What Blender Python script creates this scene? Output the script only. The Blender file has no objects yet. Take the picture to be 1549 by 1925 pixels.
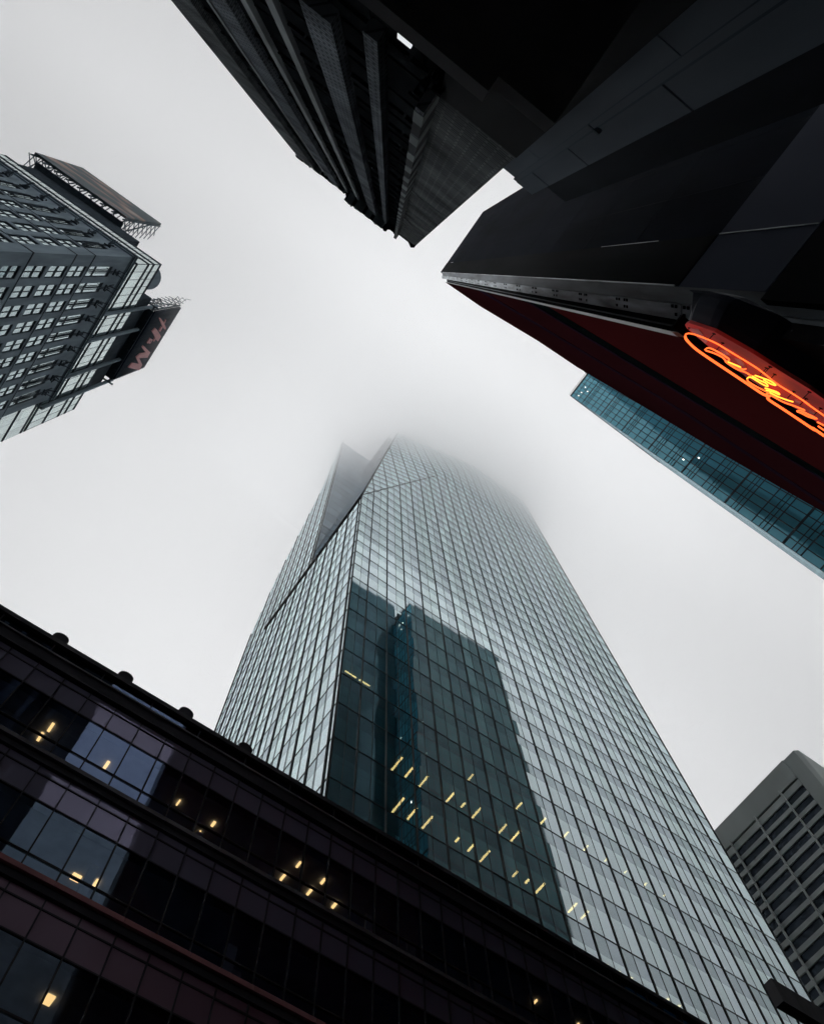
import bpy, math, random
from mathutils import Vector, Matrix

random.seed(7)
S = bpy.context.scene
COL = S.collection
R = math.radians
CZ = 1.6                                   # eye height above the pavement

# ------------------------------------------------------------------ camera
cam_d = bpy.data.cameras.new("camera")
cam = bpy.data.objects.new("camera", cam_d)
COL.objects.link(cam)
cam_d.sensor_fit = 'VERTICAL'
cam_d.sensor_height = 24.0
cam_d.lens = 24.0 * 1485.0 / 1925.0
cam_d.clip_start = 0.05
cam_d.clip_end = 3000.0
up = Vector((731 - 774.5, -(506 - 962.5), -1485.0)).normalized()      # zenith seen from the lens
ex = Vector((6100.0, -4140.0, -1485.0))
ex = (ex - ex.dot(up) * up).normalized()
ey = up.cross(ex)
rot = Matrix((ex, ey, up))                                             # lens -> street grid
cam.matrix_world = Matrix.Translation((0, 0, CZ)) @ rot.to_4x4()
S.camera = cam

# ------------------------------------------------------------------ sky and sun (overcast)
SUN_EL, SUN_AZ = R(62), R(215)
world = bpy.data.worlds.new("World")
S.world = world
world.use_nodes = True
nt = world.node_tree
for n in list(nt.nodes):
    nt.nodes.remove(n)
wo = nt.nodes.new("ShaderNodeOutputWorld")
bg = nt.nodes.new("ShaderNodeBackground")
sky = nt.nodes.new("ShaderNodeTexSky")
sky.sky_type = 'NISHITA'
sky.sun_disc = False
sky.sun_elevation = SUN_EL
sky.sun_rotation = SUN_AZ
skybg = nt.nodes.new("ShaderNodeBackground")
skybg.inputs[1].default_value = 0.05
tc = nt.nodes.new("ShaderNodeTexCoord")
nz = nt.nodes.new("ShaderNodeTexNoise")
nz.inputs["Scale"].default_value = 2.2
nz.inputs["Detail"].default_value = 3.0
nz.inputs["Roughness"].default_value = 0.45
rmp = nt.nodes.new("ShaderNodeValToRGB")
rmp.color_ramp.elements[0].position = 0.32
rmp.color_ramp.elements[0].color = (0.715, 0.725, 0.735, 1)
rmp.color_ramp.elements[1].position = 0.68
rmp.color_ramp.elements[1].color = (0.80, 0.805, 0.82, 1)
sep = nt.nodes.new("ShaderNodeSeparateXYZ")
elev = nt.nodes.new("ShaderNodeMapRange")            # an overcast sky is brighter overhead
elev.inputs[1].default_value = 0.0
elev.inputs[2].default_value = 0.45
elev.inputs[3].default_value = 0.25
elev.inputs[4].default_value = 1.0
mul = nt.nodes.new("ShaderNodeMixRGB")
mul.blend_type = 'MULTIPLY'
mul.inputs[0].default_value = 1.0
addsh = nt.nodes.new("ShaderNodeAddShader")
L = nt.links.new
L(tc.outputs["Generated"], nz.inputs["Vector"])
L(tc.outputs["Generated"], sep.inputs[0])
L(sep.outputs[2], elev.inputs[0])
L(nz.outputs[0], rmp.inputs[0])
L(rmp.outputs[0], mul.inputs[1])
L(elev.outputs[0], mul.inputs[2])
L(mul.outputs[0], bg.inputs[0])
bg.inputs[1].default_value = 2.3
L(sky.outputs[0], skybg.inputs[0])
skybg.inputs[1].default_value = 0.006
L(bg.outputs[0], addsh.inputs[0])
L(skybg.outputs[0], addsh.inputs[1])
L(addsh.outputs[0], wo.inputs[0])

sun_d = bpy.data.lights.new("sun", 'SUN')
sun_d.energy = 0.5
sun_d.angle = R(40)
sun_d.color = (1.0, 0.97, 0.93)
sun = bpy.data.objects.new("sun", sun_d)
COL.objects.link(sun)
sd = Vector((math.sin(SUN_AZ) * math.cos(SUN_EL), math.cos(SUN_AZ) * math.cos(SUN_EL), math.sin(SUN_EL)))
sun.rotation_euler = sd.to_track_quat('Z', 'Y').to_euler()

S.view_settings.view_transform = 'Standard'
S.view_settings.look = 'None'
S.view_settings.exposure = 0.0
S.view_settings.gamma = 1.0
S.view_settings.use_curve_mapping = False
S.cycles.use_denoising = True
S.cycles.max_bounces = 24
S.cycles.diffuse_bounces = 3
S.cycles.glossy_bounces = 4
S.cycles.transmission_bounces = 4
S.cycles.volume_bounces = 24
S.cycles.transparent_max_bounces = 16
S.cycles.caustics_reflective = False
S.cycles.sample_clamp_indirect = 4.0

# ------------------------------------------------------------------ materials
def new_mat(name):
    m = bpy.data.materials.new(name)
    m.use_nodes = True
    t = m.node_tree
    for n in list(t.nodes):
        t.nodes.remove(n)
    o = t.nodes.new("ShaderNodeOutputMaterial")
    return m, t, o

def matte(name, col, rough=0.8, var=0.25, scale=1.5, spec=0.3, metal=0.0, streak=True):
    """plain surface with weathering: streaks running down and blotches"""
    m, t, o = new_mat(name)
    p = t.nodes.new("ShaderNodeBsdfPrincipled")
    p.inputs["Roughness"].default_value = rough
    p.inputs["Metallic"].default_value = metal
    p.inputs["Specular IOR Level"].default_value = spec
    c = t.nodes.new("ShaderNodeTexCoord")
    mp = t.nodes.new("ShaderNodeMapping")
    mp.inputs["Scale"].default_value = (scale, scale, scale * (0.12 if streak else 1.0))
    n = t.nodes.new("ShaderNodeTexNoise")
    n.inputs["Scale"].default_value = 1.0
    n.inputs["Detail"].default_value = 6.0
    r = t.nodes.new("ShaderNodeMapRange")
    r.inputs[1].default_value = 0.3
    r.inputs[2].default_value = 0.7
    r.inputs[3].default_value = 1.0 - var
    r.inputs[4].default_value = 1.0 + var
    mx = t.nodes.new("ShaderNodeMixRGB")
    mx.blend_type = 'MULTIPLY'
    mx.inputs[0].default_value = 1.0
    mx.inputs[1].default_value = (*col, 1)
    t.links.new(c.outputs["Object"], mp.inputs[0])
    t.links.new(mp.outputs[0], n.inputs["Vector"])
    t.links.new(n.outputs[0], r.inputs[0])
    t.links.new(r.outputs[0], mx.inputs[2])
    t.links.new(mx.outputs[0], p.inputs["Base Color"])
    t.links.new(p.outputs[0], o.inputs[0])
    return m

def brick(name, c1, c2, mortar, bw, bh, plane='xz'):
    m, t, o = new_mat(name)
    p = t.nodes.new("ShaderNodeBsdfPrincipled")
    p.inputs["Roughness"].default_value = 0.9
    p.inputs["Specular IOR Level"].default_value = 0.0
    c = t.nodes.new("ShaderNodeTexCoord")
    s = t.nodes.new("ShaderNodeSeparateXYZ")
    a = t.nodes.new("ShaderNodeMath"); a.operation = 'ADD'
    cb = t.nodes.new("ShaderNodeCombineXYZ")
    b = t.nodes.new("ShaderNodeTexBrick")
    b.inputs["Color1"].default_value = (*c1, 1)
    b.inputs["Color2"].default_value = (*c2, 1)
    b.inputs["Mortar"].default_value = (*mortar, 1)
    b.inputs["Scale"].default_value = 1.0
    b.inputs["Mortar Size"].default_value = bh * 0.16
    b.inputs["Brick Width"].default_value = bw
    b.inputs["Row Height"].default_value = bh
    n = t.nodes.new("ShaderNodeTexNoise")
    n.inputs["Scale"].default_value = 0.35
    n.inputs["Detail"].default_value = 7.0
    r = t.nodes.new("ShaderNodeMapRange")
    r.inputs[1].default_value = 0.3; r.inputs[2].default_value = 0.7
    r.inputs[3].default_value = 0.55; r.inputs[4].default_value = 1.45
    mx = t.nodes.new("ShaderNodeMixRGB"); mx.blend_type = 'MULTIPLY'; mx.inputs[0].default_value = 1.0
    t.links.new(c.outputs["Object"], s.inputs[0])
    t.links.new(s.outputs[0], a.inputs[0]); t.links.new(s.outputs[1], a.inputs[1])
    t.links.new(a.outputs[0], cb.inputs[0]); t.links.new(s.outputs[2], cb.inputs[1])
    t.links.new(cb.outputs[0], b.inputs["Vector"])
    t.links.new(c.outputs["Object"], n.inputs["Vector"])
    t.links.new(n.outputs[0], r.inputs[0])
    t.links.new(b.outputs[0], mx.inputs[1]); t.links.new(r.outputs[0], mx.inputs[2])
    t.links.new(mx.outputs[0], p.inputs["Base Color"])
    t.links.new(p.outputs[0], o.inputs[0])
    return m

def glass(name, refl, r0, through=None, body=(0.02, 0.03, 0.035), rough=0.015, var=0.10, wave=0.0, power=5.0, hue=0.0):
    """coated glazing: mirror share grows towards grazing; the rest passes through (through) or meets a dark backing (body)"""
    m, t, o = new_mat(name)
    lw = t.nodes.new("ShaderNodeLayerWeight"); lw.inputs[0].default_value = 0.5
    pw = t.nodes.new("ShaderNodeMath"); pw.operation = 'POWER'; pw.inputs[1].default_value = power
    mr = t.nodes.new("ShaderNodeMapRange"); mr.inputs[3].default_value = r0; mr.inputs[4].default_value = 1.0
    geo = t.nodes.new("ShaderNodeNewGeometry")
    vr = t.nodes.new("ShaderNodeMapRange"); vr.inputs[3].default_value = 1.0 - var; vr.inputs[4].default_value = 1.0 + var * 0.6
    ml = t.nodes.new("ShaderNodeMath"); ml.operation = 'MULTIPLY'; ml.use_clamp = True
    g = t.nodes.new("ShaderNodeBsdfGlossy"); g.inputs["Color"].default_value = (*refl, 1); g.inputs["Roughness"].default_value = rough
    if through:
        bk = t.nodes.new("ShaderNodeBsdfTransparent"); bk.inputs[0].default_value = (*through, 1)
    else:
        bk = t.nodes.new("ShaderNodeBsdfPrincipled"); bk.inputs["Base Color"].default_value = (*body, 1)
        bk.inputs["Roughness"].default_value = 0.6; bk.inputs["Specular IOR Level"].default_value = 0.1
    mx = t.nodes.new("ShaderNodeMixShader")
    t.links.new(lw.outputs["Facing"], pw.inputs[0]); t.links.new(pw.outputs[0], mr.inputs[0])
    t.links.new(geo.outputs["Random Per Island"], vr.inputs[0])
    t.links.new(mr.outputs[0], ml.inputs[0]); t.links.new(vr.outputs[0], ml.inputs[1])
    t.links.new(ml.outputs[0], mx.inputs[0]); t.links.new(bk.outputs[0], mx.inputs[1]); t.links.new(g.outputs[0], mx.inputs[2])
    if hue:
        hs = t.nodes.new("ShaderNodeHueSaturation"); hs.inputs["Color"].default_value = (*refl, 1)
        hr = t.nodes.new("ShaderNodeMapRange"); hr.inputs[3].default_value = 0.5 - hue; hr.inputs[4].default_value = 0.5 + hue
        wn = t.nodes.new("ShaderNodeTexWhiteNoise"); wn.noise_dimensions = '1D'
        t.links.new(geo.outputs["Random Per Island"], wn.inputs["W"]); t.links.new(wn.outputs[0], hr.inputs[0])
        t.links.new(hr.outputs[0], hs.inputs["Hue"]); t.links.new(hs.outputs[0], g.inputs["Color"])
    if wave:
        c = t.nodes.new("ShaderNodeTexCoord"); n = t.nodes.new("ShaderNodeTexNoise")
        n.inputs["Scale"].default_value = 0.7; n.inputs["Detail"].default_value = 1.0
        b = t.nodes.new("ShaderNodeBump"); b.inputs["Strength"].default_value = 1.0; b.inputs["Distance"].default_value = wave
        t.links.new(c.outputs["Object"], n.inputs["Vector"]); t.links.new(n.outputs[0], b.inputs["Height"])
        t.links.new(b.outputs[0], g.inputs["Normal"])
    t.links.new(mx.outputs[0], o.inputs[0])
    return m

def glow(name, col, strength):
    m, t, o = new_mat(name)
    e = t.nodes.new("ShaderNodeEmission")
    e.inputs[0].default_value = (*col, 1)
    e.inputs[1].default_value = strength
    t.links.new(e.outputs[0], o.inputs[0])
    try:
        m.cycles.emission_sampling = 'NONE' if strength < 8 else 'AUTO'
    except Exception:
        pass
    return m

M = {}
M['asphalt'] = matte("asphalt", (0.05, 0.05, 0.052), 0.9, 0.3, 0.8, streak=False)
M['pavement'] = matte("pavement_concrete", (0.16, 0.16, 0.155), 0.9, 0.25, 1.2, streak=False)
# glass tower
M['t_vision'] = glass("tower_vision_glass", (0.82, 0.96, 0.99), 0.70, through=(0.20, 0.30, 0.31), var=0.10, rough=0.0, hue=0.02)
M['t_span'] = glass("tower_spandrel_glass", (0.76, 0.90, 0.95), 0.56, body=(0.022, 0.036, 0.040), var=0.14, rough=0.03, hue=0.02)
M['t_side'] = glass("tower_pale_bounce_glass", (0.9, 0.97, 1.0), 0.75, body=(0.3, 0.33, 0.33), var=0.05, rough=0.05)  # pale on the unseen sides and roof, to bounce light into the cloud
M['t_dark'] = glass("tower_shaded_glass", (0.60, 0.74, 0.84), 0.24, body=(0.055, 0.070, 0.085), var=0.2, rough=0.03)  # darker copy of the tower glass, the notch's dark reflection in its colour
M['t_mull'] = matte("tower_mullion", (0.012, 0.016, 0.018), 0.5, 0.1)
M['t_in'] = matte("tower_interior", (0.06, 0.075, 0.075), 0.9, 0.2)
M['lamp'] = glow("warm_ceiling_lamp", (1.0, 0.54, 0.20), 13.0)
M['lamp_o'] = glow("office_ceiling_lamp", (1.0, 0.58, 0.20), 4.2)
M['lamp_w'] = glow("white_ceiling_lamp", (1.0, 0.93, 0.8), 3.0)
# low office block
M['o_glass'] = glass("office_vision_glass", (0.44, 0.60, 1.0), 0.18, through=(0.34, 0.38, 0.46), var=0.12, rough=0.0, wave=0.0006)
M['o_glass2'] = glass("office_lower_glass", (0.48, 0.68, 0.95), 0.085, through=(0.32, 0.36, 0.44), var=0.12, rough=0.0, wave=0.0006)  # weaker mirror share dims the reflections on the second row
M['o_glass3'] = glass("office_dulled_glass", (0.50, 0.66, 0.9), 0.028, through=(0.24, 0.28, 0.34), var=0.12, rough=0.0, wave=0.0006, power=6.0)  # mirror share cut further to subdue the mirrored sky and neon
M['o_span2'] = glass("office_lower_spandrel", (0.62, 0.52, 0.72), 0.045, body=(0.085, 0.052, 0.074), var=0.12, rough=0.32, power=7.0)  # mauve glass with the red glow of the lower rows in its colour
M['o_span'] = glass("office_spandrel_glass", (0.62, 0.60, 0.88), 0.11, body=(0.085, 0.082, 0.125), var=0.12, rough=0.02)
M['o_frame'] = matte("office_dark_frame", (0.026, 0.027, 0.033), 0.8, 0.1, spec=0.1)
M['o_ledge'] = matte("office_ledge_red_glow_metal", (0.19, 0.085, 0.092), 0.7, 0.2, spec=0.1)  # red glow on the lower ledges put into their colour
M['o_cap'] = matte("office_parapet_cap", (0.04, 0.04, 0.046), 0.8, 0.2, spec=0.1)
M['o_ledge_top'] = matte("office_roof_ledge_metal", (0.075, 0.075, 0.085), 0.7, 0.2, spec=0.1)
M['o_in'] = matte("office_interior", (0.45, 0.52, 0.68), 0.9, 0.2)
M['o_white'] = matte("office_white_partition", (0.50, 0.52, 0.55), 0.8, 0.1)
# hotel
M['h_stone'] = matte("hotel_dark_stone", (0.27, 0.345, 0.40), 0.9, 0.22, 0.9, spec=0.05)
M['h_trim'] = matte("hotel_black_trim", (0.060, 0.080, 0.100), 0.9, 0.2, spec=0.05)  # black trim lifted, with haze put into the colour
M['h_glass'] = glass("hotel_window_glass", (0.80, 0.95, 0.97), 0.42, body=(0.05, 0.07, 0.075), var=0.22, rough=0.02)
M['h_crown'] = glass("hotel_crown_glass", (0.86, 0.97, 0.96), 0.48, body=(0.10, 0.13, 0.13), var=0.10, rough=0.05)
M['h_steel'] = matte("sign_scaffold_steel", (0.14, 0.18, 0.21), 0.8, 0.2, spec=0.05)
M['s_face'] = matte("sign_navy_panel", (0.030, 0.042, 0.068), 0.9, 0.2, spec=0.02)
M['s_slat'] = matte("sign_slat", (0.10, 0.13, 0.17), 0.9, 0.2, spec=0.02)
M['h_light'] = matte("pale_stone_joint", (0.20, 0.23, 0.24), 0.8, 0.2)
M['pink'] = matte("faded_pink_letter", (0.80, 0.42, 0.43), 0.8, 0.05, spec=0.05)
# brick tower
M['b_brick'] = brick("dark_brick", (0.115, 0.126, 0.134), (0.065, 0.073, 0.080), (0.17, 0.185, 0.19), 0.6, 0.22)
M['b_pier'] = brick("pier_brick", (0.21, 0.235, 0.26), (0.15, 0.17, 0.19), (0.075, 0.085, 0.095), 0.36, 0.24)
M['b_pale'] = matte("pale_band_stone", (0.25, 0.28, 0.29), 0.9, 0.35, 2.0, spec=0.05)
M['b_black'] = matte("black_bay_panel", (0.015, 0.0178, 0.020), 0.95, 0.3, spec=0.0)
M['b_line'] = matte("bay_sill_metal", (0.020, 0.022, 0.024), 0.9, 0.6, 3.0, spec=0.0, streak=False)
M['b_base'] = matte("smooth_base_stone", (0.020, 0.022, 0.024), 0.9, 0.2, spec=0.02)
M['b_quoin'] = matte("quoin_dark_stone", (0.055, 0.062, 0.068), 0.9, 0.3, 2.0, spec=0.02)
M['b_cap'] = matte("weathered_cap_stone", (0.17, 0.20, 0.205), 0.9, 0.25, spec=0.05)
M['canopy'] = matte("black_canopy_metal", (0.09, 0.091, 0.095), 0.9, 0.2, spec=0.0)
M['annex2'] = matte("annex_dark_panel", (0.022, 0.027, 0.034), 0.9, 0.4, 0.5, spec=0.02)
M['annex'] = matte("annex_grey_panel", (0.105, 0.130, 0.160), 0.9, 0.30, 0.5, spec=0.05)
# dark block
M['d_wall'] = matte("dark_block_panel", (0.010, 0.0135, 0.022), 0.9, 0.35, 0.25, spec=0.02)
M['d_black'] = matte("dark_block_black_metal", (0.016, 0.018, 0.020), 0.9, 0.3, 0.3, spec=0.02)
M['d_grey'] = matte("dark_block_grey_band", (0.085, 0.095, 0.130), 0.9, 0.08, 0.2, spec=0.02)
M['d_metal'] = matte("brushed_metal_strip", (0.36, 0.40, 0.43), 0.42, 0.6, 1.6, spec=0.3, metal=0.75)
M['d_metal2'] = matte("dull_metal_strip", (0.13, 0.15, 0.17), 0.5, 0.5, 0.8, spec=0.2, metal=0.4)
M['d_joint'] = matte("wall_panel_joint", (0.019, 0.023, 0.031), 0.9, 0.5, 0.4, spec=0.02)
M['d_white'] = matte("sky_slit_strip", (0.80, 0.81, 0.81), 0.7, 0.05)  # white stands in for bright sky in the slit beside the cladding
M['red'] = matte("oxblood_cladding", (0.095, 0.0150, 0.0165), 0.9, 0.12, 0.15, spec=0.0)
M['red2'] = matte("deep_oxblood_cladding", (0.056, 0.0130, 0.0165), 0.9, 0.12, 0.15, spec=0.0)
M['green'] = matte("bottle_green_band", (0.006, 0.012, 0.013), 0.9, 0.1, 0.15, spec=0.0)
M['plum'] = matte("plum_band", (0.034, 0.020, 0.038), 0.9, 0.1, 0.15, spec=0.0)
M['n_box'] = matte("sign_box_navy", (0.016, 0.020, 0.034), 0.6, 0.1, spec=0.08)
M['n_face'] = matte("sign_face_coral", (0.78, 0.10, 0.10), 0.8, 0.15, 1.0, streak=False)
M['n_pale'] = matte("sign_face_pale_letter", (0.60, 0.30, 0.36), 0.6, 0.15)
M['neon'] = glow("neon_orange", (1.0, 0.125, 0.026), 2.3)
M['neon_y'] = glow("neon_yellow", (1.0, 0.36, 0.03), 3.2)
# teal tower
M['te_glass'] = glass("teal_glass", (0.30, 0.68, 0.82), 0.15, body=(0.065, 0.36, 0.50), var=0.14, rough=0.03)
M['te_north'] = glass("teal_north_glass", (0.52, 0.70, 0.75), 0.035, body=(0.008, 0.066, 0.078), var=0.25, rough=0.03)  # darkened copy of the teal glass so its mirror image reads dark
M['te_line'] = matte("teal_tower_mullion", (0.006, 0.022, 0.034), 0.6, 0.1)
M['sl_glass'] = glass("rear_teal_glass", (0.25, 0.42, 0.5), 0.08, body=(0.007, 0.042, 0.052), var=0.2, rough=0.03)
# grey block
M['g_stone'] = matte("grey_concrete", (0.50, 0.55, 0.54), 0.85, 0.10, 0.15)
M['g_band'] = matte("pale_concrete_band", (0.56, 0.61, 0.60), 0.85, 0.12, 0.2)
M['g_glass'] = glass("grey_block_glass", (0.35, 0.45, 0.6), 0.035, body=(0.008, 0.010, 0.016), var=0.25, rough=0.03)

# ------------------------------------------------------------------ mesh helpers (heights h are above the eye)
class MB:
    scale = 1.0
    def __init__(self):
        self.v, self.f = [], []
    def quad(self, a, b, c, d):
        i = len(self.v)
        self.v += [tuple(a), tuple(b), tuple(c), tuple(d)]
        self.f.append((i, i + 1, i + 2, i + 3))
    def poly(self, pts):
        i = len(self.v)
        self.v += [tuple(p) for p in pts]
        self.f.append(tuple(range(i, i + len(pts))))
    def box(self, x0, x1, y0, y1, z0, z1):
        self.hexa([(x0, y0, z0), (x1, y0, z0), (x1, y1, z0), (x0, y1, z0), (x0, y0, z1), (x1, y0, z1), (x1, y1, z1), (x0, y1, z1)])
    def hexa(self, p):
        i = len(self.v)
        self.v += [tuple(q) for q in p]
        for q in ((0, 3, 2, 1), (4, 5, 6, 7), (0, 1, 5, 4), (1, 2, 6, 5), (2, 3, 7, 6), (3, 0, 4, 7)):
            self.f.append(tuple(i + k for k in q))
    def bar(self, a, b, w, h=None, side=(0, 0, 1)):
        """square bar from a to b"""
        a, b = Vector(a), Vector(b)
        h = h or w
        d = (b - a).normalized()
        s = Vector(side)
        if abs(d.dot(s)) > 0.95:
            s = Vector((1, 0, 0))
        u = d.cross(s).normalized() * (w / 2)
        n = u.cross(d).normalized() * (h / 2)
        self.hexa([a - u - n, a + u - n, a + u + n, a - u + n, b - u - n, b + u - n, b + u + n, b - u + n])
    def prism(self, pts, z0, z1):
        n = len(pts)
        i = len(self.v)
        z0 = z0 if isinstance(z0, (list, tuple)) else [z0] * n
        z1 = z1 if isinstance(z1, (list, tuple)) else [z1] * n
        self.v += [(p[0], p[1], z0[k]) for k, p in enumerate(pts)] + [(p[0], p[1], z1[k]) for k, p in enumerate(pts)]
        self.f.append(tuple(i + k for k in reversed(range(n))))
        self.f.append(tuple(i + n + k for k in range(n)))
        for k in range(n):
            self.f.append((i + k, i + (k + 1) % n, i + n + (k + 1) % n, i + n + k))
    def tube(self, pts, r, n=7, closed=False):
        pts = [Vector(p) for p in pts]
        m = len(pts)
        base = len(self.v)
        ref = Vector((0, 1, 0))
        for k, p in enumerate(pts):
            a = pts[k - 1] if (k > 0 or closed) else pts[k]
            b = pts[(k + 1) % m] if (k < m - 1 or closed) else pts[k]
            d = (b - a)
            d = d.normalized() if d.length > 1e-9 else Vector((1, 0, 0))
            s = ref if abs(d.dot(ref)) < 0.9 else Vector((0, 0, 1))
            u = d.cross(s).normalized()
            w = d.cross(u).normalized()
            for j in range(n):
                t = 2 * math.pi * j / n
                self.v.append(tuple(p + (u * math.cos(t) + w * math.sin(t)) * r))
        for k in range(m if closed else m - 1):
            for j in range(n):
                k2 = (k + 1) % m
                self.f.append((base + k * n + j, base + k * n + (j + 1) % n, base + k2 * n + (j + 1) % n, base + k2 * n + j))
        if not closed:
            self.f.append(tuple(base + j for j in reversed(range(n))))
            self.f.append(tuple(base + (m - 1) * n + j for j in range(n)))
    def build(self, name, mat, parent=None, smooth=False, label=None, kind=None):
        loc = Vector((0, 0, 0))
        q = parent
        while q is not None:
            loc += q.location
            q = q.parent
        me = bpy.data.meshes.new(name)
        k = MB.scale
        me.from_pydata([(x * k - loc.x, y * k - loc.y, max(z * k + CZ, 0.0) - loc.z if k != 1.0 else z + CZ - loc.z) for x, y, z in self.v], [], self.f)
        me.materials.append(mat)
        if smooth:
            for p in me.polygons:
                p.use_smooth = True
        me.update()
        o = bpy.data.objects.new(name, me)
        COL.objects.link(o)
        if parent is not None:
            o.parent = parent
        if label:
            o["label"] = label
        if kind:
            o["kind"] = kind
        return o

def thing(name, label, cat, loc, group=None):
    o = bpy.data.objects.new(name, None)
    o.empty_display_size = 0.5
    COL.objects.link(o)
    o.location = (loc[0], loc[1], loc[2] + CZ)
    o["label"] = label
    o["category"] = cat
    if group:
        o["group"] = group
    return o

def clone(root, loc, label):
    """a copy of a thing with copies of its parts and sub-parts"""
    r = root.copy()
    COL.objects.link(r)
    r.location = (loc[0], loc[1], loc[2] + CZ)
    r["label"] = label
    for c in list(root.children):
        k = c.copy()
        COL.objects.link(k)
        k.parent = r
        for g in list(c.children):
            d = g.copy()
            COL.objects.link(d)
            d.parent = k
    return r

G = -CZ                                    # the ground seen from the eye

# ------------------------------------------------------------------ ground
mb = MB(); mb.box(-900, 900, -900, 900, G - 0.5, G)
mb.build("road", M['asphalt'], kind='structure')
mb = MB(); mb.box(-60, 150, -6.6, 1.6, G + 0.004, G + 0.14); mb.box(-60, 150, 13.5, 60, G + 0.004, G + 0.14)
mb.build("pavement", M['pavement'], kind='structure')

# ------------------------------------------------------------------ glass tower
TX, TY, TR = 20.5, 38.25, 88.0             # near corner, right edge
KINK = 151.6
tower = thing("glass_tower", "tall faceted glass skyscraper whose two peaks fade into the low cloud", "skyscraper", (TX, TY, G))
floors = [-1.6, 6.0, 13.4, 20.4, 27.2, 33.9, 40.6, 47.2, 53.8, 60.3, 66.6, 73.0, 79.2, 85.2, 91.1, 96.9, 102.6, 108.3, 113.8, 119.2, 124.6, 130.0, 135.4, 140.8, 146.2]
while floors[-1] < 282:
    floors.append(floors[-1] + 5.4)
def zcrease(x):
    return 152.0 + 2.9 * (x - TX)
TILT = 0.07
def face_y(x, z):
    return TY + TILT * max(0.0, z - zcrease(x)) if z > 150 else TY
def left_x(z):                              # left edge of the upper right facet
    return TX if z < 152 else TX + (z - 152.0) * (18.2 / 160.0)
cols = [TX, TX + 2.75]
while cols[-1] + 3.45 < TR:
    cols.append(cols[-1] + 3.45)
cols.append(TR)
half = []
for a, b in zip(cols[:-1], cols[1:]):
    half += [a] if b - a < 2.9 and a > TX + 1 else [a, (a + b) / 2]
half.append(TR)
def jit(s):
    return random.uniform(-s, s)
def pane(mbx, p00, p10, p11, p01, nrm, s):
    """one pane, pulled a hair out of true so that its reflections break at the joints"""
    d = [jit(s) for _ in range(3)]
    n = Vector(nrm)
    mbx.quad(Vector(p00) + n * d[0], Vector(p10) + n * d[1], Vector(p11) + n * (d[1] + d[2] - d[0]), Vector(p01) + n * d[2])
vm, hm, thin, rear = MB(), MB(), MB(), MB()
left_cols = [TY, TY + 0.9]
while left_cols[-1] + 3.72 < 83.0:
    left_cols.append(left_cols[-1] + 3.72)
left_cols.append(83.2)
lhalf = []
for a, b in zip(left_cols[:-1], left_cols[1:]):
    lhalf += [a] if b - a < 2 else [a, (a + b) / 2]
lhalf.append(83.2)
def back_edge(z):                           # far edge of the left face, which slopes in towards the rear peak
    for (z0, y0), (z1, y1) in zip([(-2, 83.2), (165, 83.2), (190, 79), (234, 64.5), (277, 58.4)], [(165, 83.2), (190, 79), (234, 64.5), (277, 58.4), (400, 58.4)]):
        if z0 <= z <= z1:
            return y0 + (y1 - y0) * (z - z0) / (z1 - z0)
    return 58.4
BY = 56.4                                   # front of the rear volume
for i, (z0, z1) in enumerate(zip(floors[:-1], floors[1:])):
    if z0 < 14:
        continue
    if z0 < 280.0:
        band, span, hm = MB(), MB(), MB()
        zs = z1 - (z1 - z0) * 0.40          # spandrel below each floor line
        # right face
        for a, b in zip(half[:-1], half[1:]):
            lo, hi = left_x(z0), left_x(z1)
            a0, a1, b0, b1 = max(a, lo), max(a, hi), max(b, lo), max(b, hi)
            if b0 - a0 < 0.02 and b1 - a1 < 0.02:
                continue
            am, bm = max(a, (lo + hi) / 2), max(b, (lo + hi) / 2)
            P = lambda x, z: (x, face_y(x, z), z)
            pane(band, P(a0, z0), P(b0, z0), P(bm, zs), P(am, zs), (0, -1, 0), 0.0042)
            pane(span, P(am, zs), P(bm, zs), P(b1, z1), P(a1, z1), (0, -1, 0), 0.0042)
        lo = left_x(z1)
        for a, b in zip(half[:-1], half[1:]):
            if b > lo:
                a2 = max(a, lo)
                hm.bar((a2, face_y(a2, z1) - 0.02, z1), (b, face_y(b, z1) - 0.02, z1), 0.065, 0.08)
        # left face (below the notch it runs the whole depth, above it only the rear volume)
        be = back_edge(z1)
        for a, b in zip(lhalf[:-1], lhalf[1:]):
            if z1 > KINK + 0.5:
                if z1 > 276 or b < BY:
                    continue
                a = max(a, BY)
            if a >= be:
                continue
            b0, b1 = min(b, back_edge(z0)), min(b, be)
            pane(band, (TX, b0, z0), (TX, a, z0), (TX, a, zs), (TX, (b0 + b1) / 2, zs), (-1, 0, 0), 0.0042)
            pane(span, (TX, (b0 + b1) / 2, zs), (TX, a, zs), (TX, a, z1), (TX, b1, z1), (-1, 0, 0), 0.0042)
        if z1 < 276:
            hm.bar((TX - 0.02, TY if z1 < KINK + 0.5 else BY, z1), (TX - 0.02, be, z1), 0.065, 0.08)
        # front of the rear volume above the notch
        if KINK - 1 < z0 < 268:
            for k in range(12):
                a, b = TX + k * 3.45, TX + (k + 1) * 3.45
                pane(rear, (a, BY, z0), (b, BY, z0), (b, BY, z1), (a, BY, z1), (0, -1, 0), 0.003)
            hm.bar((TX, BY - 0.02, z1), (TX + 41, BY - 0.02, z1), 0.05, 0.10)
        wb = band.build("window_band", M['t_vision'], tower)
        sp = span.build("spandrel", M['t_span'], wb)
        hm.build("transom", M['t_mull'], wb)
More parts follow.
